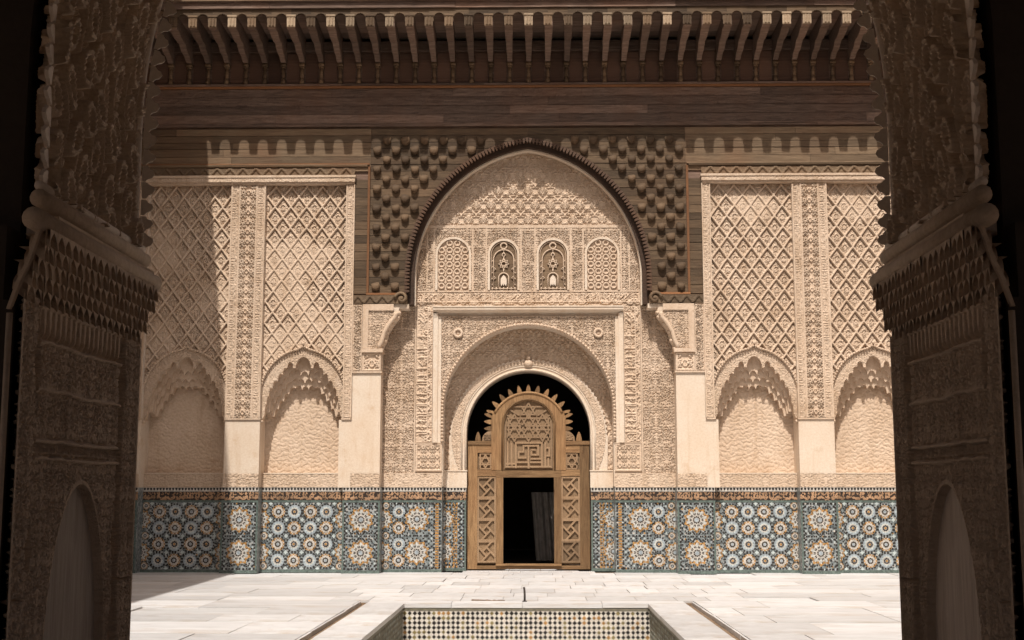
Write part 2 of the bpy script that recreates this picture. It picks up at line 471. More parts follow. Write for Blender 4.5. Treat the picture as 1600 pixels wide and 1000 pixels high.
def m_glaze(name, c, var=0.2):
    t = NT(name, 0.28, 0.5)
    vo = t.t.nodes.new('ShaderNodeTexVoronoi'); vo.inputs['Scale'].default_value = 28; t.t.links.new(t.co, vo.inputs['Vector'])
    sep = t.t.nodes.new('ShaderNodeSeparateColor'); t.t.links.new(vo.outputs['Color'], sep.inputs[0])
    o = t.mix(sep.outputs[0], tuple(k * (1 - var) for k in c), tuple(min(1, k * (1 + var)) for k in c))
    t.bump(t.noise(40, 2), 0.1, 0.004)
    return t.col(o)
def m_ground_tile():
    t = NT('blue_grey_tile_ground', 0.35, 0.45)
    vo = t.t.nodes.new('ShaderNodeTexVoronoi'); vo.inputs['Scale'].default_value = 24; t.t.links.new(t.co, vo.inputs['Vector'])
    sep = t.t.nodes.new('ShaderNodeSeparateColor'); t.t.links.new(vo.outputs['Color'], sep.inputs[0])
    c = t.ramp(sep.outputs[0], [(0.0, (0.06, 0.07, 0.072)), (0.35, (0.15, 0.175, 0.178)), (0.7, (0.22, 0.245, 0.245)), (1.0, (0.36, 0.36, 0.345))])
    return t.col(c)
TILE = [m_ground_tile(), m_glaze('white_glaze', (0.44, 0.41, 0.365), 0.25), m_glaze('black_glaze', (0.022, 0.018, 0.016), 0.3), m_glaze('ochre_glaze', (0.33, 0.18, 0.06), 0.4),
        m_glaze('blue_grey_glaze', (0.30, 0.34, 0.365), 0.25), m_glaze('green_glaze', (0.10, 0.13, 0.115), 0.3), m_glaze('celadon_glaze', (0.42, 0.47, 0.46), 0.15)]
SCRIPT_MAT = [m_plain('scraped_tan_tile', (0.31, 0.185, 0.105), 0.6, 0.45, 5), m_plain('black_script_glaze', (0.035, 0.025, 0.02), 0.35, 0.3)]
POOL_SIDE = m_plain('shaded_pool_tile', (0.16, 0.145, 0.105), 0.6, 0.35, 12, bump=0.4)  # green-brown tile with the shade of the pool sides in its colour
DIRT = m_plain('brown_dirt', (0.20, 0.135, 0.085), 0.95, 0.35, 14, bump=0.5)
GROUT = m_plain('dusty_mortar', (0.30, 0.24, 0.185), 0.95, 0.3, 10)
IRON = m_plain('dark_iron', (0.05, 0.04, 0.035), 0.6, 0.3, 30)
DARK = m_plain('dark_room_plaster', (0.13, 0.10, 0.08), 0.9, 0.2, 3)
CLOTH = m_plain('grey_cloth', (0.24, 0.22, 0.20), 0.9, 0.2, 8)
ROOF = m_plain('green_roof_tile', (0.10, 0.13, 0.09), 0.5, 0.3, 6)

# ================================================================== THE SETTING
POOL_X, POOL_Y0, POOL_Y1 = 1.715, -14.5, -6.85
def ring_sheet(name, hx0, hx1, hy0, hy1, ex, ey0, ey1, z, mat):
    b = MB()
    b.face([(-ex, ey0, z), (ex, ey0, z), (ex, hy0, z), (-ex, hy0, z)])
    b.face([(-ex, hy1, z), (ex, hy1, z), (ex, ey1, z), (-ex, ey1, z)])
    b.face([(-ex, hy0, z), (hx0, hy0, z), (hx0, hy1, z), (-ex, hy1, z)])
    b.face([(hx1, hy0, z), (ex, hy0, z), (ex, hy1, z), (hx1, hy1, z)])
    return b.build(name, mat)
ground = ring_sheet('ground', -POOL_X - 0.1, POOL_X + 0.1, POOL_Y0 - 0.1, POOL_Y1 + 0.1, 400, -400, 400, -0.09, DIRT)
tag(ground, 'bare ground around and under the courtyard', 'ground', kind='structure')
floor = ring_sheet('courtyard_floor', -2.38, 2.38, -17.9, -6.36, 8.3, -18.3, 1.6, -0.028, GROUT)
tag(floor, 'white marble slab floor of the sunny courtyard', 'floor', kind='structure')

slab_mesh = MB(); slab_mesh.box(-0.5, 0.5, -0.5, 0.5, -1, 0)
slab_mesh = slab_mesh.mesh('slab', MARBLE)
def slab(x0, x1, y0, y1, parent, top=0.0, gap=0.010, th=0.05, name='slab'):
    o = link(name, slab_mesh, parent)
    o.location = ((x0 + x1) / 2, (y0 + y1) / 2, top)
    o.scale = (x1 - x0 - gap, y1 - y0 - gap, th)
    o.rotation_euler = (random.uniform(-1, 1) * 0.0022, random.uniform(-1, 1) * 0.0022, random.uniform(-1, 1) * 0.003)
    return o
y = 1.55
row = 0
while y > -12.6:
    d = random.choice((0.7, 0.85, 1.0)) if y > -5.0 else random.choice((0.9, 1.1, 1.3))
    if y > 0.34 and y - d < 0.34: d = y - 0.34
    if y > -6.355 and y - d < -6.1: d = y + 6.36
    y0 = y - d
    for lo, hi in ([(-8.2, 8.2)] if y0 > -6.4 else [(-8.2, -2.38), (2.38, 8.2)]):
        if y > 0.5: lo, hi = -1.3, 1.3
        x = lo
        off = random.uniform(0.3, 1.0)
        first = True
        while x < hi - 0.02:
            L = off if first else (random.uniform(0.45, 0.8) if (y > -6.4 and abs(x) < 3) else random.uniform(0.9, 2.1))
            first = False
            x1 = min(hi, x + L)
            if hi - x1 < 0.25: x1 = hi
            vx = abs((x + x1) / 2)
            if vx < 8.2:
                sunk = random.random() < 0.07
                slab(x, x1, y0, y, floor, random.uniform(-0.003, 0.003) - (0.014 if sunk else 0), random.choice((0.005, 0.006, 0.008, 0.012)))
            x = x1
    y = y0

# ---- the pool with its coping and the two gutters beside it
pool = empty('pool', (0, POOL_Y1, 0))
tag(pool, 'sunken marble-edged pool lined with black, white and ochre diamond tiles', 'pool')
def in_pool(o): o.location = o.location - Vector((0, POOL_Y1, 0)); return o
yy = -14.3
while yy < -6.9:                                            # side coping, slab by slab
    L = min(random.uniform(1.1, 1.8), -6.86 - yy)
    if -6.86 - (yy + L) < 0.5: L = -6.86 - yy
    for s in (-1, 1):
        in_pool(slab(min(s * (POOL_X - 0.03), s * 2.22), max(s * (POOL_X - 0.03), s * 2.22), yy, yy + L, pool, 0.004, 0.006, 0.055, 'coping_slab'))
    yy += L
x = -2.22
while x < 2.2:
    L = min(random.uniform(0.8, 1.25), 2.22 - x)
    if 2.22 - (x + L) < 0.4: L = 2.22 - x
    in_pool(slab(x, x + L, -6.865, -6.42, pool, 0.004 + random.uniform(-0.003, 0.003), 0.006, 0.06, 'coping_slab'))
    x += L
b = MB()                                                     # basin masonry: four walls and a bottom, all below the coping
b.box(-POOL_X - 0.09, POOL_X + 0.09, 0.0, 0.09, -1.2, -0.065); b.box(-POOL_X - 0.09, POOL_X + 0.09, -7.7, -7.6, -1.2, -0.065)
b.box(-POOL_X - 0.09, -POOL_X, -7.6, 0.0, -1.2, -0.065); b.box(POOL_X, POOL_X + 0.09, -7.6, 0.0, -1.2, -0.065)
b.box(-POOL_X, POOL_X, -7.6, 0.0, -1.2, -1.05)
b.build('basin', [m_glaze('cream_glaze', (0.60, 0.56, 0.50), 0.12)], pool)
b = MB()                                                     # far wall: rows of diamonds
px = 2 * POOL_X / 51
for r in range(15):
    for c in range(51):
        cx = -POOL_X + px * (c + 0.5) ; cz = -0.10 - px * 0.96 * (r + 0.5)
        k = random.random()
        m = 2 if k < 0.78 else (3 if k < 0.87 else 7)
        d = px * 0.45 * random.uniform(0.9, 1.08)
        dx, dz = random.uniform(-0.003, 0.003), random.uniform(-0.003, 0.003)
        b.prism([(cx + dx - d, cz + dz), (cx + dx, cz + dz - d), (cx + dx + d, cz + dz), (cx + dx, cz + dz + d)], -0.004, 0.001, m)
b.box(-POOL_X, POOL_X, -0.008, 0.001, -0.095, -0.066, 8)  # dark strip painting the shadow line under the coping
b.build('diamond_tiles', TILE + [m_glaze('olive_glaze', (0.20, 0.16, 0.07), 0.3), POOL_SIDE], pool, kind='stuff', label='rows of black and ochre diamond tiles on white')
for s in (-1, 1):                                            # side walls: the same small tiles, their shade put into a dull colour, seen at a grazing angle
    b = MB()
    for r in range(15):
        for c in range(118):
            cy = -0.03 - px * (c + 0.5); cz = -0.10 - px * (r + 0.5); d = px * 0.42; xx = s * POOL_X
            k = len(b.v); q = xx - s * 0.006
            b.v += [(q, cy - d, cz), (q, cy, cz - d), (q, cy + d, cz), (q, cy, cz + d), (xx, cy - d, cz), (xx, cy, cz - d), (xx, cy + d, cz), (xx, cy, cz + d)]
            for f in ((0, 1, 2, 3), (0, 4, 5, 1), (1, 5, 6, 2), (2, 6, 7, 3), (3, 7, 4, 0)): b.f.append(tuple(k + i for i in f)); b.m.append(0 if random.random() < 0.75 else 1)
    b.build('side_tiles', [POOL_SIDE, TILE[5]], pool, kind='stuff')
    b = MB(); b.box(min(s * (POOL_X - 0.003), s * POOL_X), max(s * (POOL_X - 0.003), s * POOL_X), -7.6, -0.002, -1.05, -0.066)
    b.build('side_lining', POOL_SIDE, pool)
for s in (-1, 1):
    g = MB()
    g.box(s * 2.235, s * 2.375, -14.3, -6.42, -0.085, -0.06)
    g = g.build('gutter', DIRT); g['label'] = 'dirt-lined gutter beside the pool, ' + ('on the shaded wall side' if s < 0 else 'on the fully sunny side')
    tag(g, None, 'gutter', 'gutters flanking the pool')
    yy = -14.3
    while yy < -6.45:
        L = min(random.uniform(0.5, 1.2), -6.42 - yy)
        o = link('kerb_stone', slab_mesh, g)
        o.location = (s * 2.366, yy + L / 2, random.uniform(-0.012, -0.002)); o.scale = (0.028, L - 0.01, 0.05); o.rotation_euler = (0, random.uniform(-0.05, 0.05), random.uniform(-0.01, 0.01))
        yy += L
b = MB(); b.box(-2.37, 2.37, -6.415, -6.365, -0.08, -0.03)
cg = b.build('cross_gutter', DIRT); tag(cg, 'narrow dirt-filled joint along the far pool edge', 'gutter')
b = MB()
for i in range(14):
    xx = -0.78 + i * 0.034
    b.box(xx, xx + 0.034, -6.40 + random.uniform(-0.01, 0.01), -6.33 + random.uniform(-0.02, 0.03), -0.03, 0.012 + random.uniform(-0.006, 0.006))
db = b.build('dirt_strip', DIRT); tag(db, 'short crumbling strip of brown dirt behind the pool edge', 'dirt')
b = MB()
b.tube([(0, 0, 0.0), (0.0, 0, 0.10), (-0.004, 0, 0.17), (-0.012, 0.0, 0.20)], [0.016, 0.015, 0.015, 0.017], 10)
b.tube([(0, 0, 0.0), (0, 0, 0.012)], [0.034, 0.03], 12)
pipe = b.build('water_pipe', IRON, smooth=True); pipe.location = (-0.02, -6.53, 0.004)
tag(pipe, 'short dark iron pipe standing on the marble pool edge', 'pipe')

# ================================================================== THE PRAYER HALL FACADE
hall = empty('prayer_hall', (0, 0, 0))
tag(hall, 'ornate courtyard facade of carved cream stucco, cedar woodwork and mosaic tile dado', 'building')

ARC_Z, ARC_C, ARC_R = 5.81, 0.377, 2.647                     # great arch: two arcs meeting in a point
def arch_x(z, grow=0.0):
    """half width of the great arch at height z"""
    r = ARC_R + grow
    if z <= ARC_Z: return r - ARC_C
    k = r * r - (z - ARC_Z) ** 2
    return math.sqrt(k) - ARC_C if k > ARC_C ** 2 else 0.0
def arch_outline(grow, zb, n=40):
    r = ARC_R + grow
    a1 = math.acos(ARC_C / r)
    L = [(ARC_C - r * math.cos(a1 * i / n), ARC_Z + r * math.sin(a1 * i / n)) for i in range(n + 1)]
    pts = [(-(r - ARC_C), zb)] + L + [(-x, z) for x, z in L[::-1][1:]] + [((r - ARC_C), zb)]
    return pts

# ---- bare masonry behind the carving
b = MB()
op = [(-1.255, 0.0)] + arc(0, 2.74, 1.255, PI, 0, 32) + [(1.255, 0.0)]
b.prism([(-2.9, 0.0)] + op + [(2.9, 0.0), (2.9, 9.0), (-2.9, 9.0)], 0.87, 1.5)
for s in (-1, 1): b.box(s * 2.9, s * 9.2, 0.56, 1.5, 0.0, 10.9)
b.box(-2.9, 2.9, 0.6, 1.5, 9.0, 10.9)
b.build('masonry', PLASTER, hall)
b = MB()                                                     # the wall round the portal recess, cut by the outer portal arch
PR, PZ = 1.685, 3.17
cut = [(-PR, 1.66)] + arc(0, PZ, PR, PI, 0, 40) + [(PR, 1.66)]
b.prism([(-2.9, 1.66)] + cut + [(2.9, 1.66), (2.9, 8.9), (-2.9, 8.9)], 0.405, 0.868)
b.build('recess_wall', PLASTER, hall)

# ---- pilasters with their carved upper fields
def pilaster(cx, w):
    p = MB(); p.box(cx - w / 2, cx + w / 2, 0.0, 0.558, 1.64, 7.66)
    o = p.build('pilaster', PLASTER, hall)
    relief('carved_field', cx - w / 2, cx + w / 2, 2.99, 7.66, -0.004,
           lambda X, Z: np.where(np.abs(X - cx) < w / 2 - 0.19, h_geo(X - cx, Z, 0.2, 0.024),
                                 np.where(np.abs(X - cx) < w / 2 - 0.155, 0.030, np.where(np.abs(X - cx) > w / 2 - 0.03, 0.030, np.where(X < cx, h_script_v(X, Z, cx - w / 2 + 0.01, 0.14, 0.014), h_script_v(X, Z, cx + w / 2 - 0.15, 0.14, 0.014))))), STUCCO, o, 0.009)
    q = MB(); q.box(cx - w / 2 - 0.012, cx + w / 2 + 0.012, -0.028, 0.43, 2.955, 2.985)
    q.build('ledge', STUCCO, o)
    relief('band', cx - w / 2, cx + w / 2, 1.645, 1.905, -0.004, lambda X, Z: h_fine(X, Z, 0.2, 0.014), STUCCO, o)
    return o
for s in (-1, 1):
    pilaster(s * 5.595, 0.69); pilaster(s * 7.93, 0.69)

# ---- shafts that carry the great arch
for s in (-1, 1):
    p = MB(); p.box(s * 2.89, s * 3.6, 0.0, 0.558, 1.64, 5.24)
    o = p.build('shaft', PLASTER, hall)
    x0, x1 = sorted((s * 2.89, s * 3.46))
    relief('band', x0, x1, 1.645, 1.905, -0.004, lambda X, Z: h_fine(X, Z, 0.2, 0.014), STUCCO, o)
    q = MB(); q.box(s * 2.87, s * 3.455, -0.035, 0.40, 3.87, 3.90); q.build('ledge', STUCCO, o)
    x0, x1 = sorted((s * 3.27, s * 3.455))
    relief('leaf_strip', x0, x1, 3.90, 5.24, -0.004, lambda X, Z: h_fine(X, Z, 0.185, 0.03), STUCCO, o, 0.010, border=0.02)
    x0, x1 = sorted((s * 2.89, s * 3.265))
    relief('capital', x0, x1, 3.90, 4.27, -0.01, lambda X, Z: np.maximum(h_geo(X - s * 3.07, Z, 0.30, 0.02), 0), STUCCO, o, 0.010, border=0.045)
    q = MB(); q.box(s * 2.855, s * 3.27, -0.075, 0.40, 4.27, 4.345); q.build('abacus', STUCCO, o)

# ---- stucco brackets under the wooden beam
for s in (-1, 1):
    curve = [(2.88, 4.345), (2.865, 4.42), (2.82, 4.50), (2.80, 4.58), (2.775, 4.68), (2.72, 4.77), (2.68, 4.84), (2.62, 4.92), (2.575, 4.97), (2.56, 5.02), (2.55, 5.06)]
    p = MB()
    p.prism([(s * x, z) for x, z in curve] + [(s * 2.55, 5.235), (s * 3.265, 5.235), (s * 3.265, 4.345)], 0.0, 0.40)
    p.box(s * 2.36, s * 2.549, 0.0, 0.40, 5.15, 5.235)
    o = p.build('bracket', PLASTER, hall)
    cx_ = np.array([c[0] for c in curve]); cz_ = np.array([c[1] for c in curve])
    x0, x1 = sorted((s * 2.56, s * 3.262))
    relief('carving', x0, x1, 4.35, 5.23, -0.004, lambda X, Z: np.where((np.abs(X) > 3.15) | (Z > 5.10), 0.05, h_fine(X, Z, 0.16, 0.02)), STUCCO, o, 0.010,
           mask=lambda X, Z: np.abs(X) > np.interp(Z, cz_, cx_) + 0.10)
    q = MB()
    q.tube([(s * (x + 0.055), -0.03, z) for x, z in curve], 0.045, 8)
    q.build('edge_roll', STUCCO, o, smooth=True)
    for i in range(6):
        t = i / 5.0; xx = np.interp(t, np.linspace(0, 1, len(curve)), cx_) ; zz = np.interp(t, np.linspace(0, 1, len(curve)), cz_)
        q = MB(); q.ball((s * (xx + 0.005), 0.06, zz + 0.0), 0.05, 10, 0, (1, 1.6, 1))
        q.build('lobe', STUCCO, o, smooth=True)

# ---- the stucco frame round the side fields
for s in (-1, 1):
    p = MB()
    p.box(s * 3.455, s * 8.25, -0.075, 0.43, 7.70, 7.79); p.box(s * 3.44, s * 8.25, -0.10, 0.43, 7.79, 7.835); p.box(s * 3.47, s * 8.25, -0.055, 0.43, 7.662, 7.70)
    o = p.build('frame_cornice', STUCCO, hall)
    x0, x1 = sorted((s * 3.46, s * 8.25))
    relief('carved_band', x0, x1, 7.702, 7.788, -0.077, lambda X, Z: h_fine(X, Z, 0.09, 0.008), STUCCO, o, 0.011)
    p = MB(); p.box(s * 3.455, s * 3.63, -0.012, 0.10, 2.99, 7.66); p.box(s * 3.455, s * 3.475, -0.05, 0.10, 2.99, 7.66); p.box(s * 3.605, s * 3.63, -0.035, 0.10, 2.99, 7.66)
    p.box(s * 3.455, s * 3.65, -0.03, 0.12, 2.955, 2.99)
    o = p.build('frame_upright', STUCCO, hall)
    x0, x1 = sorted((s * 3.478, s * 3.602))
    relief('carved_band', x0, x1, 3.0, 7.655, -0.014, lambda X, Z, x0=x0: h_script_v(X, Z, x0, 0.124, 0.014), STUCCO, o, 0.0115)
    p = MB(); p.box(s * 3.601, s * 3.70, 0.0, 0.558, 1.64, 2.95); p.build('jamb', PLASTER, hall)

# ---- lattice fields, each over a stalactite niche
B0X = np.array([0, .15, .26, .35, .45, .56, .63, .68, .72, .77, .80, .9]); B0Z = np.array([3.92, 3.94, 3.97, 3.85, 3.72, 3.57, 3.44, 3.28, 3.10, 2.98, 2.93, 2.9])
LOBES0 = [(0.0, 0.15, 4.20)] + [(d, r, z) for d, r, z in ((.26, .062, 4.10), (.35, .055, 3.99), (.445, .058, 3.87), (.545, .055, 3.73), (.625, .045, 3.59), (.68, .035, 3.43), (.715, .028, 3.27))]
def z_low(dx, tier):
    d = np.abs(dx)
    if tier == 0:
        base = np.interp(d, B0X, B0Z) + 0.03; lobes = LOBES0
    else:
        base = np.maximum(np.interp(d * (1 + 0.035 * tier), B0X, B0Z) - 0.135 * tier + 0.055, 3.16 - 0.04 * tier)
        if tier == 1: lobes = [(0, .065, 3.93), (.14, .055, 3.96), (.26, .055, 3.93), (.37, .055, 3.81), (.47, .05, 3.68), (.56, .045, 3.54), (.63, .035, 3.40)]
        elif tier == 2: lobes = [(.07, .06, 3.78), (.2, .06, 3.79), (.32, .055, 3.72), (.42, .055, 3.59), (.52, .05, 3.45), (.6, .04, 3.30)]
        else: lobes = [(0, .06, 3.64), (.13, .06, 3.65), (.26, .055, 3.62), (.37, .05, 3.50), (.47, .05, 3.36), (.56, .04, 3.2)]
    z = base.copy()
    for c, r, t in lobes:
        for sg in (1, -1):
            k = np.clip(1 - ((dx - sg * c) / r) ** 2, 0, 1)
            z = np.where(k > 0, np.maximum(z, np.minimum(base, t - 0.06) + (t - np.minimum(base, t - 0.06)) * k ** 0.5), z)
    return z
def rope_z(dx):
    d = np.abs(dx)
    return np.where(d < 0.845, 3.40 + 0.95 * np.sqrt(np.clip(1 - (d / 0.845) ** 2, 0, 1)) + 0.06 * np.clip(1 - d / 0.12, 0, 1), 2.9)
def rope_path(n=60, zb=3.0):
    L = []
    for i in range(n + 1):
        a = PI - PI * i / n
        d = 0.845 * math.cos(a)
        L.append((d, float(rope_z(np.array(d)))))
    return [(-0.845, zb + 0.13 * k) for k in range(3)] + L + [(0.845, zb + 0.13 * k) for k in (2, 1, 0)]

def niche_bay(cx, w):
    # lattice field above
    relief('lattice_field', cx - w / 2, cx + w / 2, 2.99, 7.66, 0.13, lambda X, Z: h_sebka(X, Z, cx), STUCCO, hall, 0.0092,
           mask=lambda X, Z: (Z > rope_z(X - cx)) | (np.abs(X - cx) > 0.845))
    n = empty('niche', (cx, 0, 1.9), hall)
    off = Vector((-cx, 0, -1.9))
    def add(o): o.location = off; return o
    # face of the arch between the bead line and the stalactites
    o = relief('arch_face', cx - 0.85, cx + 0.85, 2.92, 4.46, 0.105, lambda X, Z: h_fine(X, Z, 0.15, 0.012), STUCCO, n, 0.011,
               mask=lambda X, Z: (Z < rope_z(X - cx)) & (Z > z_low(X - cx, 0)) & (np.abs(X - cx) < 0.846)); add(o)
    q = MB()
    path = rope_path()
    q.tube([(cx + x, 0.075, z) for x, z in path], 0.018, 6)
    acc = 0.0
    for (xa, za), (xb, zb) in zip(path, path[1:]):
        L = math.hypot(xb - xa, zb - za); k = 0.0
        while acc < L:
            t = acc / L; q.ball((cx + xa + (xb - xa) * t, 0.045, za + (zb - za) * t), 0.024, 6); acc += 0.056
        acc -= L
    q.ball((cx, 0.04, 4.46), 0.035, 8)
    o = q.build('bead_line', STUCCO, n, kind='stuff'); add(o)
    # the hanging tiers, cut cell by cell
    for tier in range(4):
        ya = (0.108, 0.25, 0.315, 0.38)[tier]; yb = (0.255, 0.32, 0.385, 0.53)[tier]
        lim = 0.81 - 0.02 * tier
        edges = [-lim, -.66, -.585, -.495, -.40, -.31, -.205, -.08, .08, .205, .31, .40, .495, .585, .66, lim] if tier % 2 else [-lim, -.70, -.65, -.585, -.50, -.40, -.305, -.16, .16, .305, .40, .50, .585, .65, .70, lim]
        for a, c in zip(edges, edges[1:]):
            xs = np.linspace(a, c, max(4, int((c - a) / 0.009)))
            zl = z_low(xs, tier); top = np.minimum(rope_z(xs) + 0.01, 4.36) if tier == 0 else np.full_like(xs, 4.3)
            top = np.maximum(top, zl + 0.02)
            rows = [np.stack([cx + xs, np.full_like(xs, yb), zl], -1), np.stack([cx + xs, np.full_like(xs, ya), zl], -1), np.stack([cx + xs, np.full_like(xs, ya), top], -1)]
            add(link('stalactite_cell', grid_mesh('stalactite_cell', np.stack(rows), STUCCO, smooth=False), n))
    # carved back wall
    o = relief('back_panel', cx - w / 2, cx + w / 2, 1.92, 4.2, 0.53, h_wave, STUCCO, n, 0.0118); add(o)
    q = MB(); q.box(cx - w / 2, cx + w / 2, 0.30, 0.54, 1.64, 1.905); q.box(cx - w / 2, cx + w / 2, 0.28, 0.54, 1.905, 1.925)
    o = q.build('sill', PLASTER, n); add(o)
    o = relief('band', cx - w / 2, cx + w / 2, 1.645, 1.90, 0.298, lambda X, Z: h_fine(X, Z, 0.2, 0.012), STUCCO, n); add(o)
    # springing corbels
    for s in (-1, 1):
        q = MB(); q.ball((cx + s * 0.80, 0.12, 2.92), 0.05, 10, 0, (0.7, 1.5, 0.8))
        add(q.build('corbel', STUCCO, n, smooth=True))
    return n
for s in (-1, 1):
    niche_bay(s * 4.44, 1.63); niche_bay(s * 6.765, 1.65)

# ---- tympanum under the great arch
inside = lambda X, Z: (np.abs(X) < np.where(Z > ARC_Z, np.sqrt(np.clip((ARC_R + .02) ** 2 - (Z - ARC_Z) ** 2, 0, None)) - ARC_C, 2.29))
tym = relief('tympanum', -2.25, 2.25, 6.90, 8.45, 0.40, h_scroll, STUCCO, hall, 0.009, mask=inside, label='cream stucco field of large scrolling vines under the arch point')
WIN = [(-1.505, 0.315), (-0.49, 0.275), (0.50, 0.285), (1.49, 0.305)]
def out_win(X, Z, g=0.0):
    k = np.ones_like(X, bool)
    for c, hw in WIN:
        r = hw + g
        k &= ~((np.abs(X - c) < r) & (Z > 5.57) & ((Z < 6.30) | (np.hypot(X - c, Z - 6.30) < r)))
    return k
def h_winrow(X, Z):
    h = h_fine(X, Z, 0.19, 0.024)
    for c, hw in WIN:                                         # plain ribs either side and the panel over each window
        h = np.where((np.abs(np.abs(X - c) - (hw + 0.075)) < 0.018), 0.03, h)
    return np.where((np.abs(X) > 2.02) & (np.abs(X) < 2.05), 0.03, h)
o = relief('window_row', -2.28, 2.28, 5.56, 6.84, 0.40, h_winrow, STUCCO, hall, 0.0085, mask=lambda X, Z: inside(X, Z) & out_win(X, Z, 0.03))
b = MB(); b.box(-2.16, 2.16, 0.365, 0.405, 6.84, 6.90); b.box(-2.28, 2.28, 0.368, 0.405, 5.53, 5.56)
b.build('string_course', STUCCO, hall)
relief('inscription_band', -2.25, 2.25, 5.24, 5.53, 0.40, lambda X, Z: h_script(X, Z, 5.25, 0.27, 0.03), STUCCO, hall, 0.0105, label='weathered band of carved script below the row of arched windows')
for k, (c, hw) in enumerate(WIN):
    w = empty('window', (c, 0.40, 5.57), hall)
    outer = [(-hw - 0.045, 0.0)] + arc(0, 0.73, hw + 0.045, PI, 0, 20) + [(hw + 0.045, 0.0)]
    inner = [(-hw, 0.0)] + arc(0, 0.73, hw, PI, 0, 20) + [(hw, 0.0)]
    q = MB(); q.prism(outer + inner[::-1], -0.05, 0.005); q.build('surround', PLASTER, w)
    q = MB(); q.prism(inner, -0.0022, 0.004)
    if k in (1, 2):
        q.build('backing', WOOD, w)
        def bars(name, paths, r, mat=STUCCO):
            g = MB()
            for p in paths: g.tube([(x, -0.022, z) for x, z in p], r, 6)
            g.build(name, mat, w, smooth=True)
        bars('inner_arch', [[(-hw + 0.07, 0.04)] + arc(0, 0.62, hw - 0.07, PI, 0, 16) + [(hw - 0.07, 0.04)]], 0.014)
        bars('edge_fret', [[(-hw + 0.025, 0.0)] + arc(0, 0.73, hw - 0.025, PI, 0, 16) + [(hw - 0.025, 0.0)]] + [[(s * (hw - 0.025), z), (s * (hw - 0.07), z + 0.03)] for s in (-1, 1) for z in (.1, .22, .34, .46, .58)], 0.009)
        bars('ring', [arc(0, 0.90, 0.062, 0, 2 * PI, 18)], 0.016)
        bars('chain', [[(0, 0.84), (0, 0.77)], [(0, .77), (-.035, .72), (0, .67), (.035, .72), (0, .77)], [(0, .67), (0, .62)]], 0.011)
        sp = [(0.105 * (1 if i % 2 == 0 else 0.62) * math.sin(i * PI / 8), 0.535 + 0.105 * (1 if i % 2 == 0 else 0.62) * math.cos(i * PI / 8)) for i in range(17)]
        bars('star', [sp, arc(0, .535, .05, 0, 2 * PI, 14)], 0.013)
        bars('lamp_arch', [[(-0.10, 0.02), (-.10, .24)] + arc(0, .25, .10, PI, 0, 12) + [(.10, .24), (.10, 0.02)], [(0, .43), (0, .36)]], 0.014)
        g = MB(); g.prism([(-.06, .13), (-.045, .08), (-.02, .13), (0, .085), (.02, .13), (.045, .08), (.06, .13), (.06, .22), (.035, .27), (0, .31), (-.035, .27), (-.06, .22)], -0.034, -0.004)
        g.build('lamp', m_plain('white_stucco', (0.62, 0.52, 0.42), 0.8, 0.1), w)
        bars('bottom_fret', [[(-hw + .03, .03), (hw - .03, .03)]] + [[(x, .0), (x, .06)] for x in np.linspace(-hw + .05, hw - .05, 7)], 0.010)
        for s in (-1, 1):
            for z in (.22, .40): bars('side_leaf', [[(s * (hw - .07), z), (s * (hw - .12), z + .03), (s * (hw - .07), z + .06)]], 0.010)
    else:
        q.build('backing', STUCCO, w)
        g = MB()
        for i in range(4):
            for j in range(7):
                cx = -hw + hw * 2 * (i + 0.5) / 4; cz = 0.09 + 0.145 * j
                if cz > 0.73 and math.hypot(cx, cz - 0.73) > hw - 0.04: continue
                g2 = MB(); g2.tube([(x, -0.018, z) for x, z in arc(cx, cz, 0.052, 0, 2 * PI, 14)], 0.018, 6, caps=False)
                g2.build('lattice_ring', STUCCO, w, smooth=True)
        for i in range(3):
            for j in range(6):
                cx = -hw + hw * 2 * (i + 1) / 4; cz = 0.09 + 0.145 * (j + 0.5)
                if cz > 0.73 and math.hypot(cx, cz - 0.73) > hw - 0.05: continue
                g.prism([(cx - .03, cz), (cx, cz - .03), (cx + .03, cz), (cx, cz + .03)], -0.02, 0.0)
        g.build('lattice_lozenges', STUCCO, w, kind='stuff')

# ---- fields and script strips either side of the portal
for s in (-1, 1):
    x0, x1 = sorted((s * 2.27, s * 2.90))
    relief('side_field', x0, x1, 1.92, 5.24, 0.40, lambda X, Z: h_fine(X, Z, 0.21, 0.024), STUCCO, hall, 0.0085, label='fine arabesque stucco field beside the ' + ('shaded' if s < 0 else 'sunny') + ' arch shaft')
    x0, x1 = sorted((s * 1.905, s * 2.235))
    relief('script_strip', x0, x1, 2.52, 5.235, 0.395, lambda X, Z, x0=x0: h_script_v(X, Z, x0, 0.33, 0.028), STUCCO, hall, 0.0105, border=0.02)
    relief('strip_base', min(s * 1.70, s * 2.235), max(s * 1.70, s * 2.235), 1.95, 2.50, 0.39, lambda X, Z: h_geo(X, Z, 0.18, 0.02), STUCCO, hall, 0.0105, border=0.05)
    p = MB(); p.box(s * 2.24, s * 2.265, 0.365, 0.405, 1.92, 5.235); p.box(s * 1.70, s * 2.89, 0.352, 0.405, 1.905, 1.925); p.box(s * 1.70, s * 2.24, 0.355, 0.405, 2.50, 2.52)
    p.build('rib', STUCCO, hall)
    p = MB(); p.box(s * 1.80, s * 1.895, 0.33, 0.405, 2.521, 5.10); p.box(s * 1.735, s * 1.80, 0.362, 0.405, 2.521, 5.04)
    p.build('portal_frame', PLASTER, hall)
    p = MB(); p.box(s * 1.70, s * 2.888, 0.36, 0.405, 1.64, 1.903); o = p.build('sill', PLASTER, hall)
    relief('band', min(s * 1.70, s * 2.888), max(s * 1.70, s * 2.888), 1.645, 1.90, 0.357, lambda X, Z: h_fine(X, Z, 0.2, 0.012), STUCCO, o)
